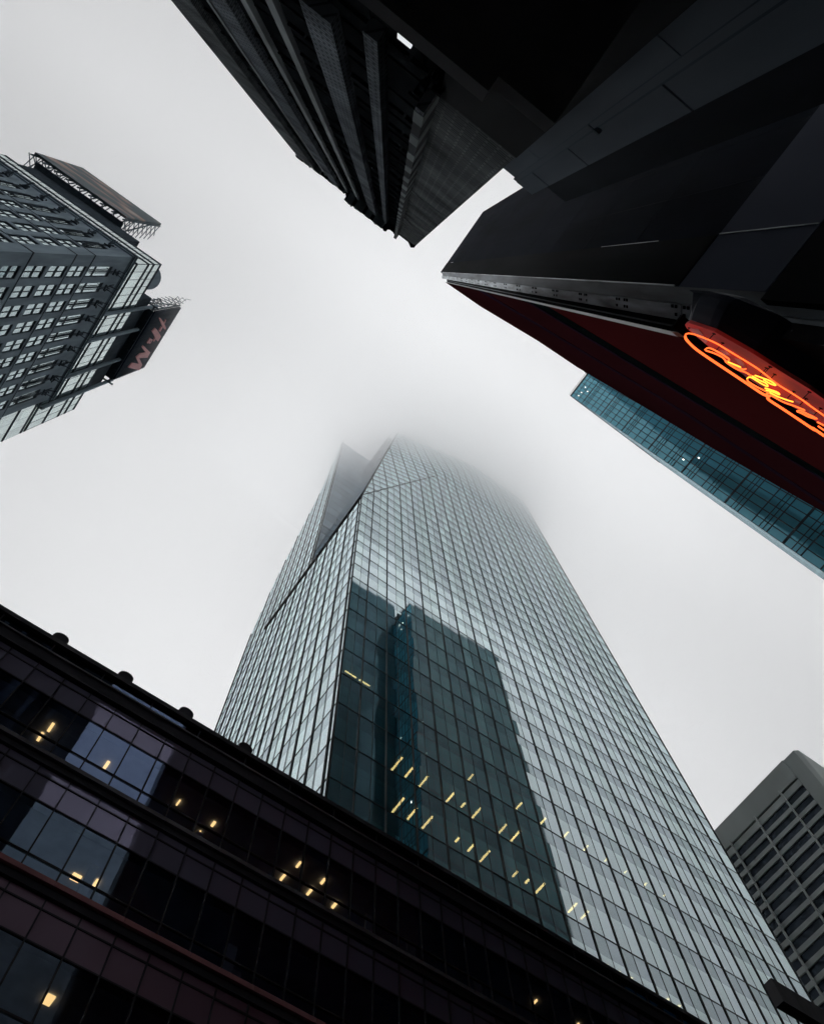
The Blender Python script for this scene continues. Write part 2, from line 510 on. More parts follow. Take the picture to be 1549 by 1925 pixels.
# mullions: heavy fins on the bay lines, thin ones between
def fin_right(mbx, x, w, d):
    zc = zcrease(x)
    pts = [12.0, min(zc, 280.0)]
    top = 280.0
    mbx.bar((x, TY - d * 0.3, 12.0), (x, TY - d * 0.3, min(zc, top)), w, d, side=(1, 0, 0))
    if zc < top:
        # above the crease each fin follows the leaning facet, ending on its sloping left edge
        zt = top
        if x < left_x(top):
            zt = 152.0 + (x - TX) / (18.2 / 160.0)
        zt = max(zt, 0)
        if zt > zc:
            mbx.bar((x, TY - d * 0.3, zc), (x - 0.0, face_y(x, zt) - d * 0.3, zt), w, d, side=(1, 0, 0))
for k, x in enumerate(half):
    heavy = any(abs(x - c) < 1e-6 for c in cols)
    if heavy:
        vm = MB()
    fin_right(vm if heavy else thin, x, 0.19 if heavy else 0.055, 0.10 if heavy else 0.03)
    if heavy:
        vm.build("mullion", M['t_mull'], tower)
for y in lhalf:
    heavy = any(abs(y - c) < 1e-6 for c in left_cols)
    top = KINK if y < BY else 275.0
    if y >= 58.4:
        for z in range(275, 150, -1):
            if back_edge(z) >= y:
                top = z
                break
    if heavy:
        vm = MB()
    (vm if heavy else thin).bar((TX - 0.05, y, 12), (TX - 0.05, y, top), 0.19 if heavy else 0.055, 0.10 if heavy else 0.03, side=(0, 1, 0))
    if heavy:
        vm.build("mullion", M['t_mull'], tower)
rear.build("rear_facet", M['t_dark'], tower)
thin.build("thin_mullion", M['t_mull'], tower)
# crease, sloping edges and the dark seam of the notch roof
ed = MB()
ed.bar((TX, TY - 0.05, 152), (TX + 23, TY - 0.05, zcrease(TX + 23)), 0.07)
ed.bar((TX, TY - 0.05, 152), (left_x(280.0), face_y(left_x(280.0), 280.0) - 0.05, 280.0), 0.35)
ed.bar((TX - 0.08, TY, KINK + 0.1), (TX - 0.08, 74, KINK + 0.1), 0.35, 0.5)
ed.bar((TX - 0.08, BY - 0.08, KINK), (TX - 0.08, BY - 0.08, 275), 0.3)
ed.build("edge_trim", M['t_mull'], tower)
# notch: roof of the front-left volume and the leaning side wall of the front peak
nb = MB()
n_side = []
for z in (152, 200, 250, 280.0):
    n_side.append((left_x(z), face_y(left_x(z), z) + 0.05, z))
for (a, b) in zip(n_side[:-1], n_side[1:]):
    nb.quad(a, (a[0] + 1, BY, a[2]), (b[0] + 1, BY, b[2]), b)
nb.quad((TX, TY, KINK), (TX + 2, TY, KINK), (TX + 2, BY, KINK), (TX, BY, KINK))
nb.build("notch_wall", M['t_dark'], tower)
# inside: ceilings, core, back and far walls
inn = MB()
for z in floors:
    if 20 < z < 146:
        inn.box(TX + 0.25, TR - 0.3, TY + 0.25, TY + 9, z - 1.55, z - 0.3)
        inn.box(TX + 0.25, TX + 9, TY + 9.02, 82.9, z - 1.55, z - 0.3)
    elif z >= 146 and z < 280.0:
        x0 = left_x(z) + 1.5
        inn.box(x0, TR - 0.4, TY + TILT * max(0.0, z - zcrease(x0)) + 0.4, TY + 17.5, z - 1.4, z - 0.3)
        if z < 268:
            inn.box(TX + 0.3, TX + 9, BY + 0.3, max(BY + 0.8, back_edge(z) - 0.4), z - 1.4, z - 0.3)
inn.box(TX + 9.1, TR - 9, TY + 9.1, 82, G, 140)
inn.box(TX + 16.0, TR - 9, TY + 17.6, 82, 140.2, 280.0)
inn.box(TX + 9.1, TX + 16, BY + 6, 60, 140.2, 246)
inn.build("interior_floors", M['t_in'], tower)
wl = MB()
wl.box(TR, TR + 0.3, TY + 0.2, 83, G, 280.0); wl.box(TX + 0.3, TR, 83.3, 83.6, G, 165)
wl.box(TX, TR, TY + 0.02, TY + 0.2, G, 12.0); wl.box(TX, TX + 0.2, TY + 0.25, 83, G, 12.0)
wl.box(TX + 12.5, TR, TY + 9, 83, 280.1, 280.6)  # unseen pale roof cap, added to brighten the cloud round the top
wl.build("side_wall_and_bounce_cap", M['t_side'], tower)
# lit ceiling lamps seen through the glazing
def lamp(x, y, z, lx, ly, mat='lamp'):
    b = MB(); b.box(x - lx / 2, x + lx / 2, y - ly / 2, y + ly / 2, z - 0.09, z)
    return b
lamp_rows = {83.6: [(0.41, 0), (0.36, 0)],
             77.6: [(0.513, 1), (0.603, 1.3), (0.650, 1.2), (0.694, 1.2), (0.735, .9), (0.775, .5), (0.815, .4), (0.856, .4), (.895, .3)],
             71.4: [(0.410, 2.2), (0.433, 1.4), (0.460, 1.6), (0.509, 1.4), (0.533, .7), (0.558, 1.6), (0.608, 1.4), (0.632, 1.9)],
             65.0: [(0.453, 2.0), (0.479, 1.6), (0.507, 1.7), (0.563, .6), (0.589, 1.0), (0.616, 1.6), (0.675, .8), (0.699, .6), (0.724, 1.6), (0.79, 1.4), (0.815, 1.2)],
             58.7: [(0.91, 1.2), (0.935, 1.2), (0.96, 1.4), (0.985, .5), (1.015, .8), (1.04, 1.4), (1.065, 1.4), (1.10, .6)]}
for z, row in lamp_rows.items():
    for k, (rx, ln) in enumerate(row):
        if ln == 0:
            continue
        b = lamp(rx * z, 40.1, z, 0.20, ln, 'lamp')
        b.build("ceiling_lamp", M['lamp'], tower)
b = lamp(21.8 + 0.9, 39.9, 83.6, 1.6, 0.16); b.build("ceiling_lamp", M['lamp'], tower)
b = lamp(21.8 + 2.9, 39.9, 83.6, 1.5, 0.16); b.build("ceiling_lamp", M['lamp'], tower)
for k, z in enumerate((127.0, 121.6, 116.1, 110.6, 104.8, 99.1, 93.4, 87.6, 81.5, 75.4)):
    for xx in (27.4 + 0.22 * k, 31.0 + 0.2 * k):
        b = lamp(xx, 39.5, z, 0.16, 0.25 + 0.05 * k); b.build("ceiling_lamp", M['lamp_w'], tower)
for k, (xx, z) in enumerate([(34.6, 121.6), (38.4, 121.6), (41.5, 121.6), (22.5, 121.6), (24.4, 121.6), (25.3, 121.6), (26.4, 121.6), (41.5, 93.4), (36, 93.4)]):
    b = lamp(xx, 39.4, z, 0.3, 0.25); b.build("ceiling_lamp", M['lamp_w'], tower)

# ------------------------------------------------------------------ low office block across the street
HP = 25.0
SK = 0.012                                  # its front runs a touch off the grid
def oy(x):
    return 16.72 + SK * x
off = thing("office_building", "low dark glass office block with projecting floor ledges below the tower", "building", (10, 17, G))
OX0, OX1 = -16.0, 62.0
def strip(mbx, x0, x1, z0, z1, d0, d1):
    """a slab along the front, from d0 (street side, negative = proud) to d1"""
    mbx.hexa([(x0, oy(x0) + d0, z0), (x1, oy(x1) + d0, z0), (x1, oy(x1) + d1, z0), (x0, oy(x0) + d1, z0),
              (x0, oy(x0) + d0, z1), (x1, oy(x1) + d0, z1), (x1, oy(x1) + d1, z1), (x0, oy(x0) + d1, z1)])
BAY = 0.963
bx = [0.74 + BAY * k for k in range(-17, 63)]
# parapet
pp = MB(); strip(pp, OX0, OX1, 24.78, 25.0, -0.16, 0.5); pp.build("parapet_cap", M['o_cap'], off)
pg = MB()
for a, b in zip(bx[:-1:2], bx[2::2]):
    strip(pg, a + 0.02, b - 0.02, 24.1, 24.78, -0.02 + jit(0.004), 0.1)
pg.build("parapet_glass", M['o_glass'], off)
pb = MB(); strip(pb, OX0, OX1, 24.1, 24.78, 0.12, 0.4); pb.build("parapet_back", M['o_ledge_top'], off)
pm = MB()
for x in bx[::2]:
    pm.box(x - 0.025, x + 0.025, oy(x) - 0.05, oy(x) + 0.02, 24.1, 24.78)
pm.build("parapet_mullion", M['o_frame'], off)
lg0 = MB(); strip(lg0, OX0, OX1, 23.55, 24.1, -0.16, 0.4); lg0.build("roof_ledge", M['o_frame'], off)
lt = MB(); strip(lt, OX0, OX1, 24.02, 24.1, -0.24, -0.162); lt.build("ledge_trim", M['o_ledge_top'], off)
tops = [23.50, 19.55, 15.75, 11.95, 8.15]
shown = 0
for fi, zt in enumerate(tops):
    zb = tops[fi + 1] if fi + 1 < len(tops) else zt - 3.8
    z_top2, z_sp, z_tr, z_sill = zt - 0.30, zt - 1.18, zt - 2.85, zb + 0.42
    sp = MB()
    for a, b in zip(bx[:-1], bx[1:]):
        for (u, w) in ((z_sp + 0.03, z_top2 - 0.03), (z_top2 + 0.02, zt)):
            i = jit(0.003)
            sp.quad((a + 0.015, oy(a) + i, u), (b - 0.015, oy(b) + jit(0.003), u), (b - 0.015, oy(b) + i, w), (a + 0.015, oy(a) + i, w))
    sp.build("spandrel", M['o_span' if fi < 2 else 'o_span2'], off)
    rest = MB()
    for a, b in zip(bx[:-1], bx[1:]):
        mid = (a + b) / 2
        inview = -4.0 < mid < (24.5, 20.0, 15.5, 9.5, -1)[fi]
        w = MB() if inview and shown < 99 else rest
        i, j = jit(0.0025), jit(0.0025)
        for (u, v2) in ((z_tr + 0.02, z_sp - 0.02), (z_sill, z_tr - 0.02)):
            w.quad((a + 0.015, oy(a) + i, u), (b - 0.015, oy(b) + j, u), (b - 0.015, oy(b) + j + jit(.001), v2), (a + 0.015, oy(a) + i, v2))
        if w is not rest:
            shown += 1
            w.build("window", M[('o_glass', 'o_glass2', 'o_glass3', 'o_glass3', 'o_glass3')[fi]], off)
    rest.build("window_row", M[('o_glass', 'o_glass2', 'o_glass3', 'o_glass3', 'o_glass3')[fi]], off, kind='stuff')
    fr = MB()
    for x in bx:
        fr.box(x - 0.02, x + 0.02, oy(x) - 0.045, oy(x) + 0.06, z_sill, zt)
    for z in (z_top2, z_sp, z_tr):
        strip(fr, OX0, OX1, z - 0.022, z + 0.022, -0.028, 0.05)
    fr.build("window_frame", M['o_frame'], off)
    ld = MB(); strip(ld, OX0, OX1, zb + 0.02, z_sill, -0.10, 0.5); ld.build("floor_edge", M['o_frame'], off)
    lf = MB()
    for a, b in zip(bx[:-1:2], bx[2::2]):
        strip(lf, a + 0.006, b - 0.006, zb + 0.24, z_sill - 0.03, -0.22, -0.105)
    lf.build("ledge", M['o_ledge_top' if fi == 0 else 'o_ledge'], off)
    # inside: ceiling, back wall, white partitions
    ins = MB(); strip(ins, OX0, OX1, z_sp + 0.06, zt + 0.1, 0.35, 7.0); strip(ins, OX0, OX1, zb, zt, 7.05, 7.4)
    ins.build("interior", M['o_in'], off)
for (fi, x, dx, dd, z0, z1) in [(1, 2.35, .26, .5, 16.7, 17.9), (1, 2.75, .22, .7, 16.6, 17.4), (0, 4.9, .2, .6, 20.1, 21.1), (0, 4.35, .35, .7, 20.2, 20.7), (0, 6.1, .22, .8, 20.2, 21.0),
                         (1, 6.8, .3, .6, 16.5, 17.8), (1, 7.2, .25, .8, 16.4, 17.3), (0, 11.4, .3, .6, 20.0, 21.6), (0, 13.2, .35, .7, 20.0, 21.6), (1, 13.1, .3, .6, 16.6, 18.1),
                         (2, 0.95, .5, .7, 12.8, 13.4), (1, 15.5, .3, .7, 16.2, 17.9), (0, 16.2, .3, .8, 20.0, 21.7)]:
    p = MB(); p.box(x, x + dx, oy(x) + dd, oy(x) + dd + 0.08, z0, z1); p.build("partition", M['o_white'], off)
def office_lamp(rx, ry, fi, lx, ly, mat='lamp_o'):
    z = tops[fi] - 1.13
    y = max(ry * z, oy(rx * z) + 0.45)
    b = MB(); b.box(rx * z - lx / 2, rx * z + lx / 2, y - ly / 2, y + ly / 2, z - 0.05, z + 0.02)
    b.build("ceiling_lamp", M[mat], off)
for a in [(-0.030, 0.790, 0, .09, .34), (-0.035, 0.812, 0, .09, .34), (0.065, 0.800, 0, .10, .30), (0.183, 0.797, 0, .05, .22), (0.245, 0.800, 0, .09, .2), (0.236, 0.825, 0, .05, .15),
          (0.390, 0.790, 0, .07, .25), (0.383, 0.822, 0, .08, .34), (0.438, 0.795, 0, .08, .24), (0.432, 0.822, 0, .08, .34), (0.478, 0.822, 0, .09, .30),
          (0.125, 1.000, 1, .26, .22), (0.155, 0.992, 1, .10, .26), (0.205, 1.235, 2, .2, .3), (0.95, 0.80, 0, .05, .18), (0.86, 0.80, 0, .05, .2)]:
    office_lamp(*a)
bk = MB(); strip(bk, OX0, OX1, G, 4.3, 0.0, 0.3); strip(bk, OX0, OX1, G, 24.9, 7.5, 8.0)
bk.box(OX0 - 0.3, OX0 - 0.02, 16.4, 24.5, G, 25); bk.box(OX1 + 0.02, OX1 + 0.3, 17.3, 25.3, G, 25)
strip(bk, OX0, OX1, 23.6, 24.0, 0.45, 7.9)
bk.build("wall", M['o_frame'], off)
# roof canopy whose end juts into view at the right
rc = MB()
rc.box(40.1, 70.0, 18.9, 19.5, 33.3, 34.8)
rc.build("roof_canopy", M['canopy'], off, label="black flat canopy standing on the office block roof")
rp = MB(); rp.box(52, 52.5, 18.95, 19.4, 24.0, 33.3); rp.box(60, 60.5, 18.95, 19.4, 24.0, 33.3); rp.box(52, 52.5  , 19.41, 19.49, 24, 33.2); rp.box(60, 60.5  , 19.41, 19.49, 24, 33.2)
rp.build("canopy_post", M['canopy'], off)

# floodlights on the parapet
def floodlight(loc, label):
    t = thing("floodlight", label, "floodlight", loc, "round floodlights along the office block parapet")
    x, y, z = loc
    hb = MB()
    n = 20
    ring = []
    for k in range(n):
        a = 2 * math.pi * k / n
        ring.append((0.29 * math.cos(a), 0.29 * math.sin(a)))
    prof = [(-0.22, 0.95), (-0.19, 1.0), (-0.03, 1.0), (0.10, 0.72), (0.17, 0.3)]
    base = len(hb.v)
    for (d, s) in prof:
        for (u, w) in ring:
            hb.v.append((x + u * s, y + d, z + 0.22 + w * s))
    for k in range(len(prof) - 1):
        for j in range(n):
            hb.f.append((base + k * n + j, base + k * n + (j + 1) % n, base + (k + 1) * n + (j + 1) % n, base + (k + 1) * n + j))
    hb.f.append(tuple(base + (len(prof) - 1) * n + j for j in range(n)))
    hb.build("hood", M['canopy'], t, smooth=True)
    ln = MB(); ln.poly([(x + u * 0.93, y - 0.205, z + 0.22 + w * 0.93) for u, w in ring]); ln.build("lens", M['o_frame'], t)
    br = MB(); br.box(x - 0.05, x + 0.05, y - 0.06, y + 0.06, z, z + 0.1); br.box(x - 0.3, x + 0.3, y - 0.08, y + 0.08, z - 0.0, z + 0.04)
    br.build("bracket", M['o_frame'], t)
    return t
fl_lab = ["leftmost black floodlight on the roof edge, nearest the left picture edge", "black floodlight second from the left on the roof edge",
          "black floodlight third from the left on the roof edge", "black floodlight rising in front of the tower's left foot"]
fl0 = floodlight((-2.15, oy(-2.15) + 0.12, 25.0), fl_lab[0])
for k, xr in enumerate((0.42, 2.90, 5.42)):
    clone(fl0, (xr, oy(xr) + 0.12, 25.0), fl_lab[k + 1])

# ------------------------------------------------------------------ hotel with roof signs (left)
HH = 130.0
HX, HY = -33.0, 21.6
hotel = thing("hotel_tower", "dark stone hotel with paired white windows and a glass crown, left edge", "building", (HX, HY, G))
HEND, HLEFT = 48.6, -64.0
wins = [(64, 69.3), (70.4, 75.8), (76.9, 82.2), (82.0 + 1.0, 87.4), (87.9, 92.4), (93.8, 99.1), (100.2, 105.7), (106.8, 112.2)]
tall = (113.4, 122.8)
wall = MB()
BP = 2.75
lower_c = [24.2 + BP * k for k in range(9)]
upper_c = [HX - 2.6 - BP * k for k in range(11)]
WW = 1.75
# the stone front is built round the openings, 0.45 m deep
def facade(mbx, along, centres, lo, hi, put):
    edges = [lo] + sum([[c - WW / 2, c + WW / 2] for c in centres], []) + [hi]
    for k in range(0, len(edges), 2):
        put(mbx, edges[k], edges[k + 1], G, HH - 1.0)
    zs = [G] + sum([[a, b] for a, b in wins + [tall]], []) + [HH - 1.0]
    for c in centres:
        for k in range(0, len(zs), 2):
            put(mbx, c - WW / 2, c + WW / 2, zs[k], zs[k + 1])
def put_low(m, a, b, z0, z1):
    m.box(HX - 0.5, HX, a, b, z0, z1)
def put_up(m, a, b, z0, z1):
    m.box(a, b, HY, HY + 0.5, z0, z1)
facade(wall, 'y', lower_c, HY + 0.5, HEND, put_low)
facade(wall, 'x', list(reversed(upper_c)), HLEFT, HX, put_up)
wall.build("wall", M['h_stone'], hotel)
pj = MB()                                   # corner pilaster strips, joints, cornice
for z in (75.0 + 1.3, 92.9 + 0.5, 106.2, 112.9):
    pj.box(HX + 0.001, HX + 0.07, HY - 0.07, HEND, z - 0.06, z + 0.06)
    pj.box(HLEFT, HX + 0.07, HY - 0.07, HY - 0.001, z - 0.06, z + 0.06)
pj.build("string_course", M['h_trim'], hotel)
pl = MB()
for z in (92.9 + 0.75, 106.45, 113.1):
    pl.box(HX + 0.001, HX + 0.05, HY - 0.05, HY + 1.4, z, z + 0.08); pl.box(HX - 1.4, HX, HY - 0.05, HY - 0.001, z, z + 0.08)
pl.build("corner_joint", M['h_light'], hotel)
cn = MB()
cn.box(HX - 0.5, HX + 0.25, HY + 0.5, HEND, HH - 1.0, HH); cn.box(HLEFT, HX + 0.25, HY - 0.25, HY + 0.5, HH - 1.0, HH)
cn.box(HX - 0.5, HX + 0.45, HY + 0.5, HEND, HH, HH + 0.3); cn.box(HLEFT, HX + 0.45, HY - 0.45, HY + 0.5, HH, HH + 0.3)
cn.build("cornice", M['h_stone'], hotel)
gu = MB()
gu.bar((HX + 0.6, HY - 0.6, HH - 2.2), (HX + 0.6, HEND, HH - 2.2), 0.12); gu.bar((HX + 0.6, HY - 0.6, HH - 2.2), (HLEFT, HY - 0.6, HH - 2.2), 0.12)
gu.build("rail", M['h_trim'], hotel)
def hotel_window(face, c, z0, z1, is_tall):
    g, f = MB(), MB()
    ins = 0.16
    def bx2(m, a, b, za, zb, d0, d1):
        if face == 'low':
            m.box(HX - d1, HX - d0, a, b, za, zb)
        else:
            m.box(a, b, HY + d0, HY + d1, za, zb)
    a, b = c - WW / 2, c + WW / 2
    bx2(g, a, b, z0, z1, ins, ins + 0.08)
    t = 0.08
    bx2(f, c - 0.05, c + 0.05, z0, z1, 0.11, ins - 0.002)
    for e0, e1 in ((a, a + t), (b - t, b)):
        bx2(f, e0, e1, z0, z1, 0.09, ins - 0.002)
    bx2(f, a + t, b - t, z0, z0 + t, 0.10, ins - 0.002)
    bx2(f, a + t, b - t, z1 - 0.25, z1, 0.06, ins - 0.002)
    if is_tall:
        bx2(f, a + t, b - t, z0 + 2.5, z0 + 3.0, 0.11, ins - 0.003)
        bx2(f, a + t, b - t, z1 - 0.9, z1 - 0.26, 0.11, ins - 0.003)
    else:
        zm = (z0 + z1) / 2
        bx2(f, a + t, b - t, zm - 0.30, zm + 0.30, 0.12, ins - 0.003)
    w = g.build("window", M['h_glass'], hotel)
    f.build("frame", M['h_trim'], w)
vis = [w for w in wins if w[0] > 76]
for ci, c in enumerate(lower_c):
    for (z0, z1) in vis:
        # what lies left of the picture edge needs no frame detail
        if -0.0 + z0 > 76 + ci * 3.2 - 3:
            hotel_window('low', c, z0, z1, False)
    hotel_window('low', c, *tall, True)
for ci, c in enumerate(upper_c):
    if ci > 8:
        continue
    for (z0, z1) in vis:
        if z0 > 84 + ci * 5:
            hotel_window('up', c, z0, z1, False)
    hotel_window('up', c, *tall, True)
# dark blank behind the openings without a detailed window
bh = MB(); bh.box(HX - 1.0, HX - 0.52, HY + 1.0, HEND - 0.02, G, HH - 1.2); bh.box(HLEFT, HX - 0.52, HY + 0.52, HY + 0.98, G, HH - 1.2)
bh.build("inner_wall", M['h_glass'], hotel)
# bracketed ornaments at the head of each tall window
orn0 = None
def ornament(face, c):
    m = MB()
    pts = lambda s, d, z: (HX + d, c + s, z) if face == 'low' else (c + s, HY - d, z)
    for s in (-0.12, 0.12):
        m.bar(pts(s, 0.06, 114.0), pts(s, 0.12, 123.4), 0.09)
    m.bar(pts(-0.5, 0.10, 124.2), pts(0.5, 0.10, 124.2), 0.22)
    for k in range(8):
        a = random.uniform(-0.4, 0.4)
        m.bar(pts(a, 0.1 + random.uniform(0, .2), 123.8 + random.uniform(0, 1.8)), pts(a + random.uniform(-.4, .4), 0.3 + random.uniform(-.1, .3), 124.2 + random.uniform(0, 2.0)), random.uniform(0.08, 0.18))
    m.bar(pts(0.1, 0.3, 124.4), pts(0.5, 1.25, 126.0), 0.10)
    m.bar(pts(-0.3, 0.3, 125.4), pts(-0.2, 1.0, 127.2), 0.12)
    m.build("ornament", M['h_trim'], hotel)
for c in lower_c:
    ornament('low', c)
for c in upper_c[:9]:
    ornament('up', c)
# glass crown, set back 1 m above the cornice, and the tall glazed bay beyond the stone front
CX, CY, CT = HX - 1.0, HY + 1.9, 151.5
cg, cl = MB(), MB()
rows = [HH + 0.3, 137.4, 144.0, 147.2, CT]
cols_y = [CY + 1.55 * k for k in range(22)]
cols_y = [y for y in cols_y if y < 55.6] + [56.0]
cols_x = [CX - 1.55 * k for k in range(21)]
for z0, z1 in zip(rows[:-1], rows[1:]):
    for a, b in zip(cols_y[:-1], cols_y[1:]):
        cg.quad((CX, a + .02, z0 + .2), (CX, b - .02, z0 + .2), (CX, b - .02, z1 - .2), (CX, a + .02, z1 - .2))
    for a, b in zip(cols_x[1:], cols_x[:-1]):
        cg.quad((a + .02, CY, z0 + .2), (b - .02, CY, z0 + .2), (b - .02, CY, z1 - .2), (a + .02, CY, z1 - .2))
for z in rows:
    cl.box(CX - 0.1, CX + 0.10, CY - 0.1, 56.0, z - 0.28, z + 0.28); cl.box(cols_x[-1], CX - 0.1, CY - 0.10, CY + 0.1, z - 0.28, z + 0.28)
for y in cols_y:
    cl.box(CX - 0.06, CX + 0.02, y - 0.035, y + 0.035, rows[0], CT)
for x in cols_x:
    cl.box(x - 0.035, x + 0.035, CY - 0.02, CY + 0.06, rows[0], CT)
zz = 20.0
bay_rows = []
while zz < HH:
    bay_rows.append(zz); zz += 6.4
bay_rows.append(HH + 0.3)
for z0, z1 in zip(bay_rows[:-1], bay_rows[1:]):
    for k in range(4):
        a, b = HEND + 0.1 + k * 1.85, HEND + 0.1 + (k + 1) * 1.85
        for u, w in ((z0 + .2, z0 + 2.0), (z0 + 2.05, z1 - .2)):
            cg.quad((CX, a + .02, u), (CX, b - .02, u), (CX, b - .02, w), (CX, a + .02, w))
    cl.box(CX - 0.1, CX + 0.10, HEND + 0.05, 56.0, z0 - 0.22, z0 + 0.22)
cg.build("crown_glass", M['h_crown'], hotel)
cl.build("crown_frame", M['h_trim'], hotel)
core = MB()
core.box(cols_x[-1], CX - 0.15, CY + 0.15, 55.9, G, CT - 0.1)
core.build("core", M['h_trim'], hotel)
# dark penthouse drum between crown and sign, steel masts
ph = MB(); ph.box(CX - 8, CX - 0.4, 31.5, 52.5, CT, 161.4)
ph.build("penthouse", M['h_trim'], hotel)
dk = MB()
pr = [(CX - 2.4 + 2.5 * math.cos(a), CY + 4.2 + 2.5 * math.sin(a)) for a in [2 * math.pi * k / 24 for k in range(24)]]
dk.prism(pr, CT, 158.0)
dk.build("round_penthouse", M['h_stone'], hotel, smooth=False)
for y in (32.9, 38.2, 45.4, 51.0):
    ms = MB()
    ms.box(CX + 0.12, CX + 0.62, y - 0.22, y + 0.22, HH + 0.3, 165.5)
    ms.build("mast", M['h_stone'], hotel)
b0_ = -67.0
th = MB(); th.box(b0_ + 2.0, CX - 8.5, CY + 0.8, CY + 12, CT, 165.0)
th.build("rear_penthouse", M['h_trim'], hotel)

# roof sign reading W * H
sg = thing("roof_sign", "dark slatted hotel roof sign with faded pink letters H and M", "sign", (-33.0, 42.0, 161.4))
SXF = -32.6
sy0, sy1, sz0, sz1 = 33.6, 49.9, 162.6, 182.4
fc = MB(); fc.box(SXF - 0.5, SXF - 0.2, sy0, sy1, sz0, sz1); fc.build("sign_face", M['s_face'], sg)
sl = MB()
for k in range(21):
    z = sz0 + (sz1 - sz0) * k / 20
    sl.box(SXF - 0.198, SXF - 0.02, sy0, sy1, z - 0.10, z + 0.10)
sl.build("slat", M['s_slat'], sg)
def letter_mesh(polys):
    """raised letter strokes; outlines are (along, up) in metres on the sign face"""
    m = MB()
    for k, p in enumerate(polys):
        n = len(p)
        i = len(m.v)
        for d in (0.0, 0.24 + 0.01 * k):
            m.v += [(SXF - 0.01 + d, y, z) for y, z in p]
        m.f.append(tuple(i + q for q in range(n))); m.f.append(tuple(i + n + q for q in range(n)))
        for q in range(n):
            m.f.append((i + q, i + (q + 1) % n, i + n + (q + 1) % n, i + n + q))
    return m
letter_mesh([[(35.14, 167.13), (35.22, 168.22), (36.16, 171.54), (36.86, 173.84), (38.59, 178.77), (38.99, 178.7), (37.85, 174.7), (36.01, 169.5)], [(38.41, 167.63), (37.67, 168.74), (38.92, 173.3), (40.76, 178.72), (42.05, 178.65), (41.1, 175.32), (39.68, 171.59)], [(37.68, 173.47), (38.01, 175.0), (39.23, 175.26), (38.8, 173.49)], [(36.7, 173.55), (35.84, 173.32), (36.08, 173.98), (37.06, 174.7)], [(40.65, 174.11), (40.85, 175.17), (41.7, 174.92), (41.43, 173.96)]]).build("letter", M['pink'], sg, label="faded pink letter H")
letter_mesh([[(41.47, 169.33), (40.19, 169.49), (40.83, 171.38), (41.75, 170.74)], [(40.76, 171.33), (40.98, 172.86), (41.62, 172.84), (41.24, 171.54)], [(41.42, 170.72), (41.44, 171.88), (41.72, 172.95), (41.98, 172.27)]]).build("ampersand", M['pink'], sg)
letter_mesh([[(42.35, 167.42), (41.95, 167.8), (44.93, 178.04), (46.35, 178.38), (45.53, 170.98), (48.19, 177.71), (49.68, 177.95), (47.24, 166.3), (46.28, 167.3), (47.48, 174.08), (44.84, 167.72), (44.14, 169.37), (44.51, 174.05)]]).build("letter", M['pink'], sg, label="faded pink letter M")
sc = MB()
for y in [sy0 - 0.2 + k * (sy1 - sy0 + 0.4) / 7 for k in range(8)]:
    sc.bar((SXF - 0.6, y, 161.4), (SXF - 0.6, y, sz1 + 0.6), 0.25)
    sc.bar((SXF - 3.4, y, 161.4), (SXF - 0.6, y, sz1), 0.18)
    sc.bar((SXF - 3.4, y, 161.4), (SXF - 0.6, y, 171), 0.14)
    sc.bar((SXF - 3.4, y, 161.4), (SXF - 3.4, y, 176), 0.2)
    sc.bar((SXF - 3.4, y, 176), (SXF - 0.6, y, 168), 0.14)
for z in (164.0, 168, 172, 176):
    sc.bar((SXF - 3.4, sy0 - .2, z), (SXF - 3.4, sy1 + .2, z), 0.16)
for y in (sy0 - 0.6, sy1 + 0.4):
    for z in range(164, 184, 3):
        sc.bar((SXF - 3.4, y, z), (SXF - 0.6, y, z + 3), 0.12); sc.bar((SXF - 0.6, y, z), (SXF - 2.6, y, z + 3), 0.12)
sc.bar((SXF - 3.6, sy0 - 1.0, 161.6), (SXF + 0.3, sy0 - 1.0, 161.6), 0.3)
sc.bar((SXF - 3.6, sy1 + 0.8, 161.6), (SXF + 0.3, sy1 + 0.8, 161.6), 0.3)
sc.bar((SXF - 0.7, sy0 - 1.0, 162.0), (SXF - 0.7, sy1 + 0.8, 162.0), 0.4)
for k in range(3):
    sc.bar((SXF - 0.6, sy0 - 0.3, sz1 - 1 - 5 * k), (SXF - 0.2, sy0 - 2.2 - 0.5 * k, sz1 + 0.5 - 4.6 * k), 0.09)
    sc.bar((SXF - 0.2, sy0 - 2.2 - 0.5 * k, sz1 + 0.5 - 4.6 * k), (SXF + 0.6, sy0 - 2.4, sz1 + 1.6 - 4.6 * k), 0.09)
sc.build("scaffold", M['h_steel'], sg)
pf = MB(); pf.box(SXF - 3.2, SXF - 0.3, sy0, sy1, 161.42, 161.8); pf.build("catwalk", M['h_trim'], sg)

